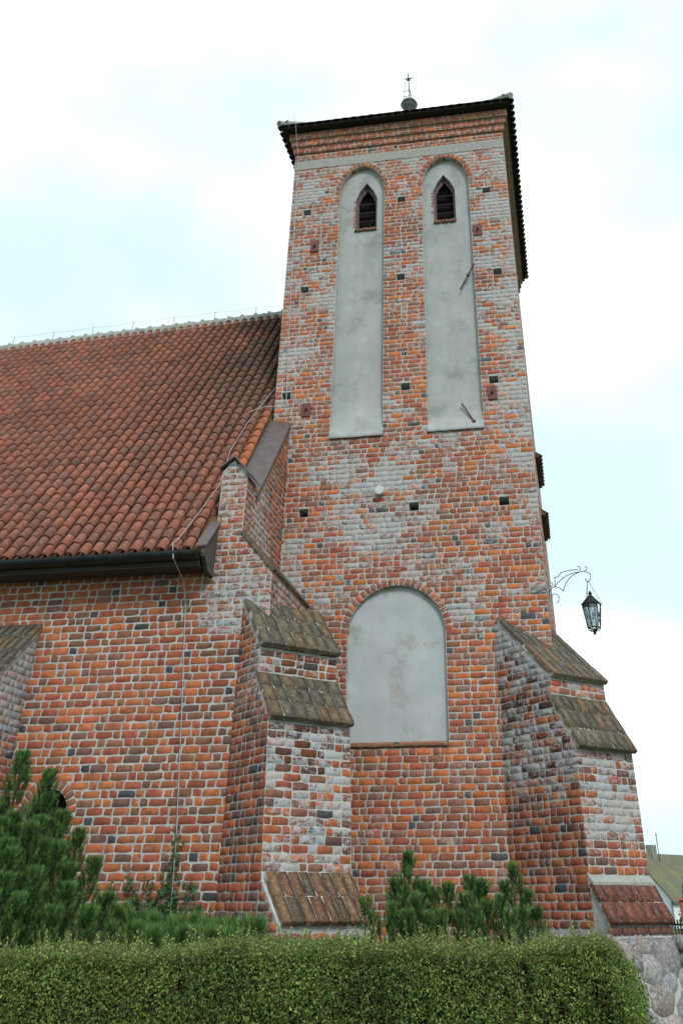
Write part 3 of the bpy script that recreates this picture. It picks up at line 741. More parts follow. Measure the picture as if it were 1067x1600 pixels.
def gable_iv(z):
    y0 = YN-.004
    if z > 7.95: y0 = (z + .22 - RZ0)/(RZ1-RZ0)*(RY1-RY0) + RY0 + .03
    return [(y0, 0, False, False)] if y0 < -.06 else []
gb += lay((XW, 0, 0), UY, UZ, UX, ZS1, 10.2, gable_iv, CN, col_nave_west, deepends=False, proud=.006)
# coping bricks on the offset
offn = np.array([ZS1-ZS0, 0, XL-XW]); offn = offn/np.linalg.norm(offn); offd = np.array([XL-XW, 0, ZS0-ZS1]); offL = np.linalg.norm(offd); offd = offd/offL
cap_pieces(gwo, np.array([XW, 0, ZS1]) + offn*.03, offd, np.array([0, -1., 0]), offn, offL+.05, 2.44, 3, 14, MOSS)
# metal coping: verge flashing and the small saddle on the pier
def slab(pts, n_, th): return MB().prism([Vector(p) for p in pts], Vector(n_)*th)
vy0, vy1 = -1.86, .02; dz = .02
fl = slab([(XW-.46, vy0, roofz(vy0)+dz+.03), (XW+.03, vy0, roofz(vy0)+dz-.07), (XW+.03, vy1, roofz(vy1)+dz-.20), (XW-.46, vy1, roofz(vy1)+dz-.08)], (0, -.8, .6), .015)
fl.add([(XW+.032, vy0, roofz(vy0)+dz-.06), (XW+.032, vy1, roofz(vy1)+dz-.19), (XW+.032, vy1, roofz(vy1)+dz-.29), (XW+.032, vy0, roofz(vy0)+dz-.16)], [(0, 1, 2, 3)])
fl.build('verge_flashing', M['flash'], nave)
sd_ = MB(); rx, rz_ = -5.42, 8.34
for x1, z1 in ((PX0-.05, 8.13), (XW+.07, 7.97)):
    y1 = -1.9; sd_.prism([(rx, YN-.07, rz_), (x1, YN-.07, z1), (x1, YN-.07, z1-.035), (rx, YN-.07, rz_-.035)], (0, y1-YN+.07, 0))
sd_.build('saddle_flashing', M['flash'], nave)
# eaves: soffit, fascia, gutter, end board
MB().box((XE, -2.82, 6.235), (-5.70, -2.39, 6.265)).build('soffit', M['wood'], nave)
MB().box((XE, -2.845, 6.262), (-5.70, -2.822, 6.42)).build('fascia', M['wood'], nave)
gm = MB(); n = 11; R0 = .125
sec = [(math.cos(t_)*R0, math.sin(t_)*R0) for t_ in np.linspace(math.pi, 2*math.pi, n)]; sec2 = [(a*.93, b_*.93) for a, b_ in sec][::-1]
poly = [(XE, -2.945+a, 6.43+b_) for a, b_ in sec + sec2]
gm.prism(poly, (XE*-1 - 5.70, 0, 0)); gut = gm.build('gutter', M['gutter'], nave)
gut2 = MB().prism([(-5.70, -2.945+a*1.02, 6.43+b_*1.02) for a, b_ in sec], (.012, 0, 0)).build('gutter_end', M['gutter'], gut)
for k in range(9):
    x = -6.02 - .66*k; bmx = MB()
    for q in (0, .05):
        bmx.prism([(x+q, -2.945+a*1.05, 6.43+b_*1.05) for a, b_ in sec] + [(x+q, -2.945+a*1.0, 6.43+b_*1.0) for a, b_ in sec[::-1]], (.02, 0, 0))
    bmx.build('gutter_bracket', M['gutter'], gut)
eb = MB().prism([(-5.66, -2.40, 7.08), (-5.66, -2.93, 6.52), (-5.66, -2.90, 6.36), (-5.66, -2.66, 6.16), (-5.66, -2.40, 6.14)], (.07, 0, 0)).build('end_board', M['wood'], nave)
MB().prism([(-5.76, -2.38, 7.14), (-5.76, -2.95, 6.54), (-5.76, -2.95, 6.515), (-5.76, -2.38, 7.115)], (.20, 0, 0)).build('board_flashing', M['flash'], eb)
# roof body and tiles
nrm = np.array([0, -(RZ1-RZ0), RY1-RY0]); nrm /= np.linalg.norm(nrm); sdir = np.array([0, RY1-RY0, RZ1-RZ0]); SL = np.linalg.norm(sdir); sdir /= SL
roofx1 = -5.58
rbody = MB().add([(XE, RY0, RZ0-.03), (roofx1, RY0, RZ0-.03), (roofx1, RY1, RZ1-.03), (XE, RY1, RZ1-.42), (XE, 2*RY1-RY0, RZ0), (roofx1, 2*RY1-RY0, RZ0)], [(0, 1, 2, 3), (3, 2, 5, 4)])
rbm = simple('roof_underlay', (.10, .05, .03), (.16, .075, .04), 5, .95, .4, .01)
nroof = rbody.build('nave_roof', rbm, nave)
MB().box((XE, 2.0, -.3), (XE+.3, 2*RY1-RY0-.4, 6.6)).add([(XE, YN, -.3), (XE, 9.9, -.3), (XE, 9.9, 6.5), (XE, RY1, RZ1-.1), (XE, YN, 6.5)], [(0, 1, 2, 3, 4)]).add([(XE, 9.9, -.3), (XW, 9.9, -.3), (XW, 9.9, 6.5), (XE, 9.9, 6.5)], [(0, 1, 2, 3)]).build('rear_wall', M['mortar'], nave)
CS, RS = .236, .286
tv = [half_tile(.40, .091*random.uniform(.97, 1.05), .073, 7, .022) for _ in range(4)]
def sag(x, s): return clamp(s/SL)*(.07 - .034*(-6.2 - x))
TMESH = [mesh_np('roof_tile', v, f, M['tile_o'], smooth=True) for v, f in tv]
nv = []
ncol = int((roofx1-XE)/CS); nrow = int(SL/RS)+1
TPAL = [(.26, .092, .060), (.24, .088, .060), (.28, .10, .062), (.22, .09, .066), (.245, .098, .065), (.19, .088, .068)]
tiles = []
for r in range(nrow):
    for k in range(ncol):
        x = roofx1 - .10 - k*CS
        s = r*RS + random.uniform(-.012, .012) - .03
        if s > SL - .12: continue
        y_ = RY0 + sdir[1]*s
        if x > PX0-.06 and y_ < -2.3: continue
        c = np.array([x + random.uniform(-.004, .004), 0, 0]) + np.array([0, RY0, RZ0]) + sdir*s + nrm*(.06 + random.uniform(-.004, .007))
        c[2] += sag(c[0], s)
        q = random.choice(TPAL); f = random.uniform(.90, 1.13)*(1 - .22*nz3(c, .7, 3))
        if k == 0 and -1.9 < y_ < -.1: q, f = (.42, .13, .06), 1.
        up_dark = clamp((c[0]+9.0)/2.6 + .4*nz3(c, 1.2, 4))*clamp((c[2]-8.8)/3)      # soot-dark lichen near the tower
        cc = (q[0]*f*(1-.55*up_dark), q[1]*f*(1-.35*up_dark), q[2]*f*(1-.3*up_dark), 1)
        tiles.append((c, random.uniform(-.02, .02), cc, random.randrange(4), k))
Xp, Yp, Dp = project(np.array([q[0] for q in tiles]))
vis = np.where((Xp > 3) & (Xp < 440), 1/Dp, 0)
for i in [i for i, q in enumerate(tiles)]:
    if tiles[i][0][1] > -.2 and Xp[i] > 436: vis[i] = 0
single = set(np.argsort(-vis)[:300])
V, F, Cc = [], [], []; kk = 0
for i, (c, tw, cc, vi, k) in enumerate(tiles):
    ax = sdir*math.cos(tw) + np.array([1., 0, 0])*math.sin(tw); ax = ax - nrm*.04; ax /= np.linalg.norm(ax); side = np.cross(nrm, ax); n2 = np.cross(ax, side)
    if i in single:
        o = bpy.data.objects.new('roof_tile', TMESH[vi]); m4 = Matrix.Identity(4)
        for r in range(3): m4[r][0] = ax[r]; m4[r][1] = side[r]; m4[r][2] = n2[r]; m4[r][3] = c[r]
        link(o, nroof); o.matrix_basis = m4; o.color = cc
    else:
        v, f = tv[vi]; V.append(c + np.outer(v[:, 0], ax) + np.outer(v[:, 1], side) + np.outer(v[:, 2], n2)); F.append(f+kk); kk += len(v); Cc.append(np.tile(cc, (len(v), 1)))
o = obj('roof_tiling', np.concatenate(V), np.concatenate(F), M['tile'], nroof, np.concatenate(Cc), smooth=True); o['kind'] = 'stuff'
# concave under-tiles, one joined layer
V, F, Cc = [], [], []; kk = 0; m_ = 5
for (c, tw, cc, vi, k) in tiles:
    c2 = c + np.array([-CS/2, 0, 0]) - nrm*.068
    vv = []
    for a in (0, .40):
        for j in range(m_):
            t_ = math.pi*(1 + j/(m_-1)); vv.append(c2 + (sdir - nrm*.05)*(a-.04) + np.array([1., 0, 0])*(.085*math.cos(t_)) + nrm*(.05 + .06*math.sin(t_)))
    V.append(np.array(vv)); F.append(np.array([(j, j+1, m_+j+1, m_+j) for j in range(m_-1)]) + kk); kk += 2*m_; Cc.append(np.tile((cc[0]*.85, cc[1]*.85, cc[2]*.8, 1), (2*m_, 1)))  # colour also darkened, painting in the shadow between the tile rows
o = obj('under_tiling', np.concatenate(V), np.concatenate(F), M['tile'], nroof, np.concatenate(Cc), smooth=True); o['kind'] = 'stuff'
# ridge tiles bedded in pale mortar, each with a small clip
rv, rf = half_tile(.43, .15, .13, 8, .02); RM = mesh_np('ridge_tile', rv, rf, M['ridge'], smooth=True)
zl, zrr = RZ1 + sag(XE, SL), RZ1 + sag(TX0, SL)
MB().prism([(XE, RY1-.17, zl-.12), (TX0-.02, RY1-.17, zrr-.12), (TX0-.02, RY1-.17, zrr+.06), (XE, RY1-.17, zl+.06)], (0, .34, 0)).build('ridge_bed', M['ridge'], nroof)
for k in range(int((TX0-XE)/.40)):
    o = bpy.data.objects.new('ridge_tile', RM); x = TX0 - .42 - k*.40; zz_ = RZ1 + sag(x, SL); link(o, nroof); o.location = (x, RY1, zz_+.045); o.rotation_euler = (0, random.uniform(-.02, .02)-.07, 0)
    MB().box((x-.03, RY1-.05, zz_+.16), (x+.05, RY1+.03, zz_+.235)).build('ridge_clip', M['ridge'], nroof)

# nave corner buttress (diagonal) and the plain one further along
lprof = [(.02, 5.67), (.70, 4.92), (.70, 4.44), (1.15, 3.84), (1.28, 1.86), (1.80, 1.38), (1.78, 1.30), (1.78, -.3)]
def side_l(z):
    if z > 5.60: return []
    if z > 4.95: e_ = .02 + (5.67-z)/.75*.68 - .05
    elif z > 4.44: e_ = .70
    elif z > 3.87: e_ = .70 + (4.44-z)/.60*.45 - .04
    elif z > 1.86: e_ = 1.15 + (3.84-z)/1.98*.13
    elif z > 1.40: e_ = 1.28 + (1.86-z)/.48*.52 - .05
    else: e_ = 1.78
    return [(-.02, e_+.004, False, False)]
lbo, lbb, LP, ld, lp_ = buttress(nave, (-5.0, YN), RB, 1.43, lprof,
    [((.03, 5.72), (.77, 4.92), 3, 7, .018, MOSS), ((.63, 4.53), (1.22, 3.83), 3, 7, .015, MOSS), ((1.27, 1.92), (1.83, 1.39), 2, 8, -.03, [(.15, .075, .05), (.12, .075, .05), (.17, .08, .05), (.11, .08, .055), (.19, .11, .06)])], None,
    [(lambda z: .70, 4.52, 4.92), (lambda z: 1.151 + (3.84-z)/1.98*.13, 1.92, 3.82), (lambda z: 1.78, .0, 1.33)], side_l, (col_butt_left_side, col_butt_left_front), -.8,
    'diagonal corner buttress with two mossy brick slopes and whitened front')
pprof = [(-.05, 5.42), (1.10, 4.38), (1.10, 3.4), (1.35, 2.9), (1.35, -.3)]
def side_p(z):
    if z > 5.36: return []
    if z > 4.42: e_ = -.05 + (5.42-z)/1.04*1.15 - .05
    elif z > 3.4: e_ = 1.10
    elif z > 2.9: e_ = 1.1 + (3.4-z)/.5*.25 - .03
    else: e_ = 1.35
    return [(0, e_, False, False)]
pbo, pbb, PP, pd_, pp_ = buttress(nave, (-9.70, YN), -math.pi/2, 1.12, pprof,
    [((-.06, 5.50), (1.16, 4.40), 4, 8, .04, MOSS), ((1.06, 3.46), (1.42, 2.88), 2, 8, .035, MOSS)], None,
    [(lambda z: 1.10, 3.45, 4.38), (lambda z: 1.35, .0, 2.9)], side_p, (lambda c, l: (*pick(PAL_B), clamp(.35+.4*nz3(c, 1, 3) + .2*clamp((c[2]-3.5)/1.), 0, .8)), col_butt_right_front), -.2,
    'plain buttress with mossy sloping top at the left edge')
def hide_nave(x, y, c):
    return (x < 180 and y > 1200 + max(0, x-60)*1.4 and c[1] > -3) or (x > 354 and y > 960 and c[1] > -2.5 and c[0] > -5.05) or (y > 1405 and x < 430)
build_bricks([(nwo, nb), (gwo, gb), (lbo, lbb), (pbo, pbb)], 300, hide_nave)

# ================================================================== SMALL THINGS ON THE CHURCH
wire = MB().tube([(-5.50, -.55, 18.95), (-5.46, -.42, 18.6), (-5.44, -.06, 17.9), (-5.38, -.05, 14.5), (-5.30, -.05, 11.8), (-5.26, -.05, 10.62), (-5.30, -.05, 10.48), (-5.62, -.32, 10.40), (-5.98, -.40, 10.25)], .007, 5).build('lightning_cable', M['zinc'])
tag(wire, 'thin grey lightning cable running down the left edge of the tower front', 'cable')
def on_roof(x, y, h=.16): return (x, y - .8*h, roofz(y) + .6*h)
rc = MB().tube([on_roof(-5.72, .85), on_roof(-5.98, -.3), on_roof(-6.02, -1.0), on_roof(-5.86, -1.75), on_roof(-5.98, -2.3), on_roof(-6.10, -2.78), (-6.12, -3.06, 6.55), (-6.08, -3.05, 6.3), (-6.03, -2.60, 6.05), (-6.0, -2.46, 5.7), (-5.85, -2.45, 4.2), (-5.68, -2.45, 2.4), (-5.62, -2.45, 1.2), (-5.60, -2.45, 0.0)], .009, 5)
tag(rc.build('lightning_cable', M['zinc']), 'silver conductor cable crossing the roof tiles, over the gutter and down the nave wall', 'cable')
rr_ = MB(); ps = []
for k in range(8):
    x = -6.3 - 1.25*k; zz_ = RZ1 + sag(x, SL); zn = RZ1 + sag(x-1.25, SL); rr_.tube([(x, RY1, zz_+.15), (x, RY1, zz_+.48)], .010, 5); ps.append((x, RY1, zz_+.46))
    if k < 7: rr_.tube([(x, RY1, zz_+.46), (x-.62, RY1, (zz_+zn)/2+.42), (x-1.25, RY1, zn+.46)], .0035, 4)
tag(rr_.build('ridge_cable', M['zinc']), 'fine wire on short posts along the nave ridge', 'cable')
lampd = thing('wall_lamp', (-3.14, -.01, 8.45), 'small round white fitting on the bare brick above the arched panel', 'lamp')
def disc(r, y0, y1, z, x, seg=20, r2=None):
    r2 = r2 or r; v = [(x+r*math.cos(t_), y0, z+r*math.sin(t_)) for t_ in np.linspace(0, 2*math.pi, seg, endpoint=False)] + [(x+r2*math.cos(t_), y1, z+r2*math.sin(t_)) for t_ in np.linspace(0, 2*math.pi, seg, endpoint=False)]
    return MB().add(v, [tuple(range(seg))[::-1], tuple(range(seg, 2*seg))] + [(i, (i+1) % seg, seg+(i+1) % seg, seg+i) for i in range(seg)])
disc(.085, .0, -.11, 8.42, -3.14).build('housing', M['white_plastic'], lampd, smooth=False)
disc(.098, -.11, -.145, 8.42, -3.14, r2=.09).build('cover', M['white_plastic'], lampd)

# lantern on a wrought iron bracket
LY = 2.0; bx0 = right_pt(LY, 7)[0]
br = thing('lantern_bracket', (bx0, LY, 7.0), 'black wrought iron scroll bracket on the right tower wall', 'bracket')
def scroll(c, r0, r1, a0, a1, n=14): return [(c[0]+(r0+(r1-r0)*i/n)*math.cos(a0+(a1-a0)*i/n), LY, c[1]+(r0+(r1-r0)*i/n)*math.sin(a0+(a1-a0)*i/n)) for i in range(n+1)]
def arc3(a, m_, b_, n=12): 
    a, m_, b_ = (Vector((q[0], 0, q[1])) for q in (a, m_, b_)); return [tuple((a*(1-t_)**2 + m_*2*t_*(1-t_) + b_*t_**2) + Vector((0, LY, 0))) for t_ in np.linspace(0, 1, n)]
X0 = bx0
arm = MB().tube(arc3((X0+.13, 6.93), (X0+.38, 7.24), (X0+.78, 7.21)), .008, 5).build('arm', M['black'], br)
MB().tube(arc3((X0+.78, 7.21), (X0+.96, 7.17), (X0+.84, 7.02)) + scroll((X0+.81, 7.05), .045, .03, -.8, -4.2), .008, 5).build('end_scroll', M['black'], br)
MB().tube(scroll((X0+.10, 6.72), .035, .12, 3.6, -1.2) [::-1] + [(X0+.04, LY, 6.78)], .008, 5).build('scroll', M['black'], br)
MB().tube(arc3((X0+.0, 6.80), (X0+.04, 6.92), (X0+.13, 6.93)) + arc3((X0+.13, 6.93), (X0+.24, 6.93), (X0+.30, 6.84)) + arc3((X0+.30, 6.84), (X0+.40, 7.16), (X0+.72, 7.22)), .008, 5).build('brace', M['black'], br)
MB().tube(arc3((X0+.13, 6.93), (X0+.17, 7.1), (X0+.14, 7.12)) + arc3((X0+.14, 7.12), (X0+.25, 7.12), (X0+.27, 7.2)) + arc3((X0+.27, 7.2), (X0+.4, 7.26), (X0+.64, 7.26)), .008, 5).build('leaf_bar', M['black'], br)
for x, z, s_ in ((X0+.66, 7.29, 1), (X0+.79, 7.27, -1), (X0+.06, 6.98, -1)): MB().tube(scroll((x, z), .045, .03, -1.6*s_, 2.4*s_), .008, 5).build('curl', M['black'], br)
MB().box((X0-.02, LY-.02, 6.6), (X0+.012, LY+.02, 7.15)).build('wall_bar', M['black'], br)
lan = thing('hanging_lantern', (X0+.83, LY, 5.98), 'black six-sided lantern with leaded glass hanging beside the tower', 'lantern')
LX, zt, zb = X0+.83, 6.55, 6.10
def hexr(r, z, a0=.12): return [(LX + r*math.cos(a0 + k*math.pi/3), LY + r*math.sin(a0 + k*math.pi/3), z) for k in range(6)]
h1, h0 = hexr(.185, zt), hexr(.125, zb)
MB().add(hexr(.215, zt+.0) + hexr(.03, zt+.19), [(i, (i+1) % 6, 6+(i+1) % 6, 6+i) for i in range(6)] + [tuple(range(6))[::-1], tuple(range(6, 12))]).build('roof', M['black'], lan)
MB().lathe([(.02, 0), (.03, .02), (.05, .035), (.02, .05), (.025, .075)], (LX, LY, zt+.185), 8).build('knob', M['black'], lan)
for i in range(6):
    MB().tube([h1[i], h0[i]], .012, 4).build('post', M['black'], lan)
    j = (i+1) % 6; sc_ = lambda p, f: (LX+(p[0]-LX)*f, LY+(p[1]-LY)*f, p[2])
    pn = MB().add([sc_(h1[i], .97), sc_(h1[j], .97), sc_(h0[j], .97), sc_(h0[i], .97)], [(0, 1, 2, 3)]).build('pane', M['glass'], lan)
    ld_ = MB().tube([h1[i], h0[j]], .004, 4).tube([h1[j], h0[i]], .004, 4)
    mid = (Vector(h1[i])+Vector(h1[j])+Vector(h0[i])+Vector(h0[j]))/4; ex = (Vector(h1[j])-Vector(h1[i])).normalized(); ez = (Vector(h1[i])+Vector(h1[j])-Vector(h0[i])-Vector(h0[j])).normalized()
    ld_.tube([mid + ex*(.03*math.cos(t_)) + ez*(.03*math.sin(t_)) for t_ in np.linspace(0, 2*math.pi, 11)], .005, 4); ld_.build('lead', M['black'], pn)
MB().tube(h0 + h0[:1], .012, 4).build('ring', M['black'], lan)
bt = MB().lathe([(.015, -.13), (.03, -.11), (.03, -.05), (.015, -.02)], (LX, LY, zb), 8)
for p in h0: bt.tube([p, (LX+(p[0]-LX)*.85, LY+(p[1]-LY)*.85, zb-.05), (LX, LY, zb-.06)], .009, 4)
bt.build('foot', M['black'], lan)
ch = MB(); top = Vector((X0+.815, LY, 7.03))
for p in (h1[0], h1[2], h1[4]):
    p = Vector((LX+(p[0]-LX)*1.14, LY+(p[1]-LY)*1.14, zt+.02)); N_ = 13
    for k in range(N_):
        a, b_ = top.lerp(p, k/N_), top.lerp(p, (k+.75)/N_); ch.tube([a, b_], .0065, 4)
ch.build('chain', M['black'], lan)

# ================================================================== PLANTS
def blades(base, dirs, length, width, col, parent, name, mat, jit=.25):
    """thin triangles (needles). base (n,3), dirs (n,3)"""
    n = len(base); r = rng.normal(size=(n, 3)); side = np.cross(dirs, r); side /= np.linalg.norm(side, axis=1)[:, None]+1e-9
    V = np.stack([base - side*width[:, None], base + side*width[:, None], base + dirs*length[:, None]], 1).reshape(-1, 3)
    F = np.arange(3*n).reshape(-1, 3); C = np.repeat(np.concatenate([col, np.ones((n, 1))], 1), 3, axis=0)
    o = obj(name, V, F, mat, parent, C); return o
def pine(loc, label, leaders, nshoot, base_r, group='mountain pines along the church wall', needle=.06, tone=1.0, fine=False):
    t_ = thing('mountain_pine', loc, label, 'pine', group); r_ = random.Random(int(abs(loc[0])*1000))
    st = MB(); B, Dd, Ln, Cl = [], [], [], []
    tot = sum((l[2])**1.3 for l in leaders)
    for (x, y, z) in leaders:
        foot = Vector((loc[0] + (x-loc[0])*.35, loc[1] + (y-loc[1])*.35, .0)); mid = Vector((x*.8+foot.x*.2, y*.8+foot.y*.2, z*.45)); tip = Vector((x, y, z))
        pts = [foot*(1-s)**2 + mid*2*s*(1-s) + tip*s*s for s in np.linspace(0, 1, 8)]; st.tube(pts, .026, 5, .004)
        n = int(nshoot*z**1.3/tot)
        for i in range(n):
            s = 1 - r_.random()**1.35*.78 if i else 1.0
            k = foot*(1-s)**2 + mid*2*s*(1-s) + tip*s*s
            if k.z < .3: continue
            rad = min(base_r, .02 + .19*(z - k.z) + .14*(z - k.z)**2)*math.sqrt(r_.uniform(.12, 1.0)) if i else 0
            a = r_.uniform(0, 2*math.pi); off = Vector((math.cos(a), math.sin(a), .15))*rad; q = k + off
            up = (Vector((math.cos(a), math.sin(a), 0))*r_.uniform(.1, .55)*(1 if i else 0) + Vector((r_.uniform(-.12, .12), r_.uniform(-.12, .12), 1))).normalized()
            Ls = r_.uniform(.09, .17) if i else .22
            if q.z + Ls > z + .02: q.z = z + .02 - Ls
            if rad > .10 and i % 3 == 0: st.tube([k - Vector((0, 0, .08)), q], .005, 3, .003)
            m_ = int(58*(Ls/.13)); ss = rng.random(m_); ua = np.array(up); ph = rng.random(m_)*2*math.pi
            e1 = np.cross(ua, [.3, .8, .1]); e1 /= np.linalg.norm(e1); e2 = np.cross(ua, e1)
            spread = rng.uniform(.30, 1.2, m_)*(1.12-.62*ss)
            dr = ua*np.cos(spread)[:, None] + (e1*np.cos(ph)[:, None] + e2*np.sin(ph)[:, None])*np.sin(spread)[:, None]
            B.append(np.array(q) + ua*(ss*Ls)[:, None]); Dd.append(dr); Ln.append(rng.uniform(.75, 1.1, m_)*needle)
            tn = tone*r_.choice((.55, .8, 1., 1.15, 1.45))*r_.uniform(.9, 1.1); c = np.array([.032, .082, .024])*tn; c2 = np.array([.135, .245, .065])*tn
            Cl.append(c + (c2-c)*rng.random((m_, 1))*(.15+1.05*ss[:, None]**1.5))  # lit tips and shaded tuft insides are put into the needle colour
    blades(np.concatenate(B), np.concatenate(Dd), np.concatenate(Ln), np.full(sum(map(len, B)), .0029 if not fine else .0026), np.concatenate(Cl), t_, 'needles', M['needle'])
    st.build('branches', M['bark'], t_); return t_
def put_ground(x, y): return (x, y, 0.0)
pine((-6.5, -5.3, 0), 'tallest dark green mountain pine at the left edge, before the nave window',
     [(-7.16,-4.6,3.25),(-7.23,-4.7,2.62),(-6.55,-4.9,2.99),(-6.2,-5.0,2.52),(-5.91,-5.1,2.32),(-5.59,-5.2,2.02),(-6.39,-5.4,2.37),(-6.46,-5.6,2.1),(-5.92,-5.5,2.17),(-5.99,-5.8,1.91),(-5.57,-5.8,1.76),(-5.27,-5.4,1.67),(-6.05,-6.0,1.67),(-5.56,-6.1,1.55),(-5.2,-6.0,1.55),(-7.51,-4.8,2.7),(-6.97,-5.6,2.17),(-6.75,-5.2,2.5),(-6.2,-5.3,2.2),(-6.9,-5.1,2.45),(-6.4,-5.2,2.45),(-6.6,-5.5,2.2),(-5.75,-5.5,1.95),(-6.3,-5.9,1.85)], 5600, .40)
pine((-4.4, -5.1, 0), 'low spreading pine with long soft needles beside the corner buttress',
     [(-5.29,-5.0,1.55),(-5.1,-5.1,1.49),(-4.94,-5.0,1.47),(-4.8,-5.1,1.45),(-4.66,-4.9,1.43),(-4.5,-5.1,1.43),(-4.32,-5.0,1.45),(-4.2,-5.1,1.41),(-4.07,-4.9,1.40),(-3.9,-5.0,1.40),(-3.74,-5.0,1.43),(-3.58,-5.0,1.41),(-4.87,-5.5,1.38),(-4.26,-5.5,1.35),(-3.78,-5.4,1.33),(-4.6,-5.6,1.35),(-4.0,-5.5,1.35),(-5.1,-5.6,1.38)], 1300, .26, needle=.11, tone=1.15, fine=True)
pine((-1.9, -3.9, 0), 'bushy mountain pine with one tall candle shoot below the arched panel',
     [(-2.08,-3.6,2.12),(-2.24,-3.6,1.83),(-2.12,-3.7,1.75),(-1.87,-3.7,1.81),(-1.72,-3.8,1.74),(-1.55,-3.7,1.78),(-1.9,-4.1,1.68),(-2.21,-4.1,1.58),(-1.58,-4.2,1.52),(-2.0,-4.2,1.5),(-1.75,-4.2,1.5)], 1200, .25)
pine((-1.2, -3.85, 0), 'compact mountain pine in the middle of the right-hand group',
     [(-1.29,-3.6,1.86),(-1.14,-3.6,1.82),(-1.33,-3.9,1.68),(-1.06,-3.9,1.61),(-1.2,-4.1,1.55),(-1.4,-4.0,1.5)], 520, .22)
pine((-.75, -3.6, 0), 'mountain pine with forked upright tips nearest the right buttress',
     [(-.75,-3.4,1.99),(-.86,-3.5,1.80),(-.6,-3.4,1.72),(-.91,-3.8,1.66),(-.65,-3.8,1.55),(-.8,-3.9,1.52),(-.48,-3.5,1.55)], 520, .20)
pine((-2.38, -4.4, 0), 'smallest pine seedling just right of the corner buttress foot', [(-2.47,-4.4,1.63),(-2.36,-4.4,1.5),(-2.27,-4.5,1.45)], 110, .13)

def leaves(P, Nn, size, col, parent, name, kind_stuff=False):
    """folded two-triangle leaves at points P facing about Nn"""
    n = len(P); a = rng.normal(size=(n, 3)); a -= Nn*(a*Nn).sum(1)[:, None]*.6; a /= np.linalg.norm(a, axis=1)[:, None]
    b_ = np.cross(Nn, a); b_ /= np.linalg.norm(b_, axis=1)[:, None]+1e-9
    s = size[:, None]; lift = Nn*s*.22
    V = np.stack([P - a*s, P + b_*s*.55 + lift, P + a*s, P - b_*s*.55 + lift], 1).reshape(-1, 3); k = np.arange(n)*4
    F = np.concatenate([np.stack([k, k+1, k+2], 1), np.stack([k, k+2, k+3], 1)]); C = np.repeat(np.concatenate([col, np.ones((n, 1))], 1), 4, axis=0)
    o = obj(name, V, F, M['leaf'], parent, C); return o
# box hedge
hd = thing('box_hedge', (-2.6, -10.0, 0), 'clipped box hedge running across the foreground', 'hedge')
HX0, HX1 = -5.6, .36
def hedge_front(x): return -10.55 + .06*(x+6) + .05*nz3((x, 0, 0), 1.3, 2)
def hedge_top(x): return 1.245 + .019*(x+6) + .05*nz3((x, 0, 0), 1.7, 5) + .025*nz3((x, 0, 0), 6, 2)
HD = .95
def hedge_points(n):
    P, Nn = [], []
    face = rng.random(n); x = rng.uniform(HX0, HX1, n); dpt = np.abs(rng.normal(0, .065, n)) - .012
    for i in range(n):
        xi = x[i]; f = face[i]; zt_ = hedge_top(xi); yf = hedge_front(xi)
        endr = clamp((xi - (HX1-.22))/.22); drop = .20*endr**2.4
        lump = .045*nz3((xi*2.1, f*40, rng.random()*.2), 1.4, 7) + .06*nz3((xi*9, f*9, 0), 1, 3) + .05*nz3((xi, f*3, 0), 2.6, 3)
        if f < .60:
            z = zt_ - drop - (rng.random()**1.25)*(1.25); q = (xi, yf + .09*max(0, (z-zt_+.12)/.12)**2 + dpt[i] - lump + .12*endr**2, z); nn = (0, -1, .25)
        elif f < .90:
            yy_ = rng.random()*HD; q = (xi, yf + yy_, zt_ - drop - dpt[i]*.7 + lump + .02); nn = (0, -.2, 1)
        else:
            yy_ = rng.random()*HD; z = zt_ - rng.random()*.95; q = (HX1 - dpt[i] + lump*1.3 - .14*max(0, (z-zt_+.2)/.2)**2, yf + yy_, z); nn = (1, -.1, .2)
        P.append(q); Nn.append(nn)
    return np.array(P), np.array(Nn, float)
NL = 270000
P_, N_ = hedge_points(NL)
keep = np.array([nz3((p[0]*1.6, p[1], p[2]), 7, 1) + .25*rng.random() > -.34 for p in P_]); P_, N_ = P_[keep], N_[keep]; NL = len(P_)
N_ += rng.normal(0, .75, N_.shape); N_ /= np.linalg.norm(N_, axis=1)[:, None]
pal = np.array([(.058, .122, .030), (.100, .170, .042), (.145, .215, .055), (.085, .118, .040), (.150, .140, .070), (.24, .31, .08)])
ci = rng.choice(6, NL, p=[.30, .28, .16, .13, .09, .04]); patch = np.array([1 + .45*nz3(p, 2.2, 3) + .4*nz3((p[0], p[1], p[2]*.35), 14, 3) for p in P_])
C_ = pal[ci]*np.array([1.22, 1.15, 1.0])*rng.uniform(.75, 1.2, (NL, 1))*patch[:, None]
leaves(P_, N_, rng.uniform(.0065, .0125, NL), C_, hd, 'foliage')['kind'] = 'stuff'
tw = MB(); SP, SN, SC = [], [], []
for i in range(1500):                                     # upright sprigs
    xi = random.uniform(HX0, HX1-.12); yi = hedge_front(xi) + random.random()**1.3*HD*.9; z0 = hedge_top(xi) - .03; hh = random.uniform(.03, .10) + (.09 if random.random() < .12 else 0)
    lean = Vector((random.uniform(-.25, .25), random.uniform(-.25, .25), 1)); tw.tube([(xi, yi, z0), Vector((xi, yi, z0)) + lean*hh], .0018, 3)
    for k in range(int(hh/.0065)):
        p = Vector((xi, yi, z0)) + lean*(hh*k/(hh/.0065)); SP.append(p + Vector((random.uniform(-.012, .012), random.uniform(-.012, .012), 0))); v = Vector((random.uniform(-1, 1), random.uniform(-1, 1), .6)).normalized(); SN.append(v); SC.append(pal[random.choice((1, 2, 2, 5, 5))]*random.uniform(.9, 1.3))
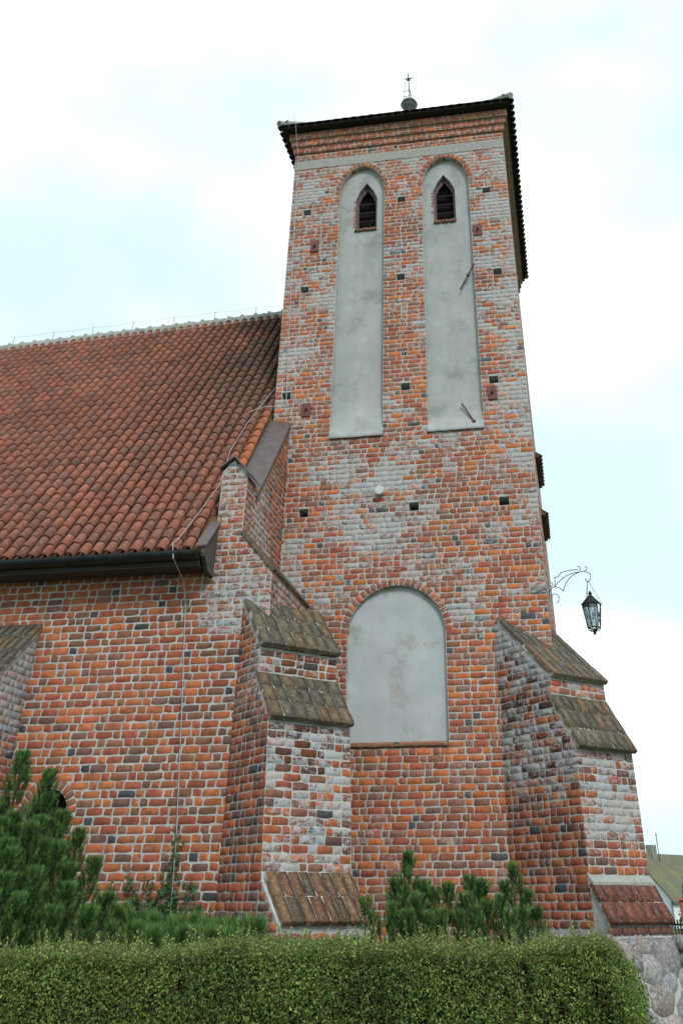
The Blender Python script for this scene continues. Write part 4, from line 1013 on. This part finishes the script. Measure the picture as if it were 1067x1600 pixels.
for i in range(3500):                                    # twigs in the face
    xi = random.uniform(HX0, HX1-.05); z0 = hedge_top(xi) - random.uniform(.12, .9); yi = hedge_front(xi) + random.uniform(.0, .09); tw.tube([(xi, yi+.05, z0), (xi+random.uniform(-.03, .03), yi, z0+random.uniform(.06, .16))], .0012, 3)
o = leaves(np.array(SP), np.array(SN), rng.uniform(.007, .012, len(SP)), np.array(SC), hd, 'sprigs'); o['kind'] = 'stuff'
o = tw.build('twigs', simple('twig', (.12, .085, .06), (.19, .14, .10), 30, .9, 0), hd)
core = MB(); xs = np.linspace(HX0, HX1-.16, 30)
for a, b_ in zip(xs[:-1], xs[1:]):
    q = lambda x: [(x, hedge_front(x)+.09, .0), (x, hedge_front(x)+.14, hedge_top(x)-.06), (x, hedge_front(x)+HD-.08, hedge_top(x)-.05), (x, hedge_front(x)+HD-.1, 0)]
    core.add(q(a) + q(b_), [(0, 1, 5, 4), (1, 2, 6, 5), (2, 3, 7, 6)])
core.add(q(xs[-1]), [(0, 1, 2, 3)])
core.build('inner_core', simple('hedge_inner', (.02, .022, .012), (.04, .035, .02), 30, 1, .6, .03), hd)  # solid core coloured dark as the shade inside the hedge, no separate stems
# ivy on the nave wall
iv = thing('climbing_ivy', (-5.75, -2.5, 0), 'green ivy climbing the nave wall beside the conductor cable', 'ivy')
stems = MB(); IP, IN, IC = [], [], []
IVP = [((-5.75, .2), (-5.66, 2.45)), ((-5.8, .2), (-5.70, 1.95)), ((-5.7, .2), (-6.0, 1.85)), ((-5.9, .2), (-6.32, 1.92)), ((-6.0, .2), (-6.60, 1.82)), ((-5.7, .2), (-5.35, 1.82)), ((-6.0, .2), (-6.15, 1.65)), ((-5.6, .2), (-5.20, 1.60)), ((-5.5, .2), (-5.05, 1.5)), ((-5.8, .2), (-5.85, 1.80)), ((-6.3, .2), (-6.7, 1.6)), ((-5.9, .3), (-5.55, 1.7))]
for (x0, z0), (x1, z1) in IVP:
    N2 = 26; pts = []
    for i in range(N2):
        s = i/(N2-1); pts.append(Vector((x0+(x1-x0)*s**1.3 + .06*nz3((x1*3, s*4, 0), 1), YN-.022, z0+(z1-z0)*s)))
    stems.tube(pts, .007, 4, .003)
    for i in range(N2):
        s = i/(N2-1)
        for _ in range(int(6 + 14*(1-s)**.8)):
            p = pts[i] + Vector((random.gauss(0, .055), -abs(random.gauss(.025, .03)), random.gauss(0, .05))); IP.append(p); IN.append(Vector((random.uniform(-.6, .6), -1, random.uniform(-.2, .8))).normalized()); IC.append(np.array((.035, .085, .03))*random.uniform(.7, 1.7))
leaves(np.array(IP), np.array(IN), rng.uniform(.022, .042, len(IP)), np.array(IC), iv, 'leaves')['kind'] = 'stuff'
stems.build('stems', M['bark'], iv)

# ================================================================== DISTANCE ON THE RIGHT
hs = thing('cottage', (5.4, 80, 0), 'white gabled cottage with mossy roof far behind the right buttress', 'house')
HR = np.array([.62, .78, 0]); HP = np.array([.78, -.62, 0]); HG = np.array([4.7, 75., 0]); HL, HHW, zr, ze = 7.2, 3.5, 5.1, 1.75
def hp(a, c, z): return tuple(HG + HR*a + HP*c + np.array([0, 0, z]))
MB().prism([hp(0, -HHW+.25, -.2), hp(0, HHW-.25, -.2), hp(0, HHW-.25, ze+.1), hp(0, 0, zr-.15), hp(0, -HHW+.25, ze+.1)], HR*HL).build('wall', M['whitewall'], hs)
rf = MB(); th = .16
for e_ in (-1, 1): rf.prism([hp(-.2, 0, zr), hp(-.2, e_*HHW, ze), hp(-.2, e_*HHW, ze-th), hp(-.2, 0, zr-th)], HR*(HL+.4))
rfo = rf.build('roof', M['mossroof'], hs)
MB().obox(hp(2.6, .1, 4.95), (HR, HP, (0, 0, 1)), (.35, .3, .75)).build('chimney', simple('chimney', (.17, .18, .16), (.24, .24, .21), 3, .9, .2), rfo)
MB().tube([hp(2.9, .6, 4.4), hp(2.9, .6, 6.6)], .03, 4).tube([hp(2.7, .6, 6.4), hp(3.1, .6, 6.4)], .02, 4).build('antenna', M['black'], rfo)
MB().prism([hp(-.02, 1.25, 2.85), hp(-.02, 1.25, 2.35), hp(-.02, 1.8, 2.4)], HR*.04).build('window', simple('far_window', (.09, .11, .13), (.12, .14, .16), 3, .3, 0), hs)
MB().obox(hp(-.03, HHW-.35, .9), (HR, HP, (0, 0, 1)), (.05, .07, .85)).build('drainpipe', simple('far_pipe', (.2, .22, .24), (.25, .27, .28), 3, .6, 0), hs)
def conifer(name, x, y, h, r, label, n=2600):
    t_ = thing(name, (x, y, 0), label, 'tree'); MB().tube([(x, y, 0), (x, y, h)], .10, 6, .015).build('trunk', M['bark'], t_)
    s = rng.random(n)**.7; a = rng.random(n)*2*math.pi; rad = r*(1-s*.93)*(.75+.25*np.sin(a*5+s*40))*rng.uniform(.4, 1.05, n)
    P = np.stack([x+rad*np.cos(a), y+rad*np.sin(a), .25+s*(h-.2)-rad*.25], 1); Nn = np.stack([np.cos(a), np.sin(a), np.full(n, .7)], 1); Nn /= np.linalg.norm(Nn, axis=1)[:, None]
    leaves(P, Nn, rng.uniform(.08, .17, n)*r/1.5, np.array([.035, .075, .05])*rng.uniform(.6, 1.5, (n, 1)), t_, 'crown')
conifer('spruce_tree', 4.9, 33, 2.9, 1.1, 'grey-green spruce at the right edge, before the white cottage')
gp = thing('gate_pillar', (4.33, 31, 0), 'red brick gate pillar with a capstone at the right edge', 'pillar')
MB().box((4.18, 30.85, 0), (4.55, 31.2, 1.72)).build('shaft', M['redbrick_far'], gp); MB().box((4.10, 30.77, 1.72), (4.63, 31.28, 1.80)).build('cap', simple('pillar_cap', (.36, .13, .12), (.42, .17, .15), 4, .8, 0), gp)
fe = thing('picket_fence', (3.7, 31, 0), 'dark low picket fence left of the gate pillar', 'fence')
for k in range(10): MB().box((3.02+.115*k, 31.0, .05), (3.08+.115*k, 31.03, 1.05)).build('picket', M['black'], fe)
for z in (.3, .85): MB().box((3.0, 31.03, z), (4.18, 31.06, z+.07)).build('rail', M['black'], fe)
fh = thing('far_hedge', (3.6, 14, 0), 'yellow-green hedge far right beyond the buttress', 'hedge')
n = 6000; P = np.stack([rng.uniform(2.0, 5.5, n), rng.uniform(14, 15.2, n), rng.random(n)**.5*.86], 1); N3 = rng.normal(size=(n, 3)); N3 /= np.linalg.norm(N3, axis=1)[:, None]
leaves(P, N3, rng.uniform(.03, .06, n), np.array([.15, .17, .035])*rng.uniform(.6, 1.3, (n, 1)), fh, 'foliage'); MB().box((2.1, 14.2, 0), (5.4, 15.0, .72)).build('inner_core', M['bark'], fh)
bt_ = thing('bare_tree', (6.3, 120, 0), 'leafless tree above the ridge of the white cottage', 'tree'); tb = MB(); tb.tube([(6.3, 120, 0), (6.3, 120, 4.2)], .16, 6, .09)
def grow(p, d, L_, r, k):
    q = p + d*L_; tb.tube([p, q], r, 4, r*.6)
    if k: 
        for _ in range(3): grow(q, (d + Vector((random.uniform(-.8, .8), random.uniform(-.5, .5), random.uniform(-.1, .6)))).normalized(), L_*.72, r*.6, k-1)
for _ in range(5): grow(Vector((6.3, 120, 3.6)), Vector((random.uniform(-.8, .8), 0, 1)).normalized(), 1.3, .07, 3)
tb.build('trunk', M['bark'], bt_)
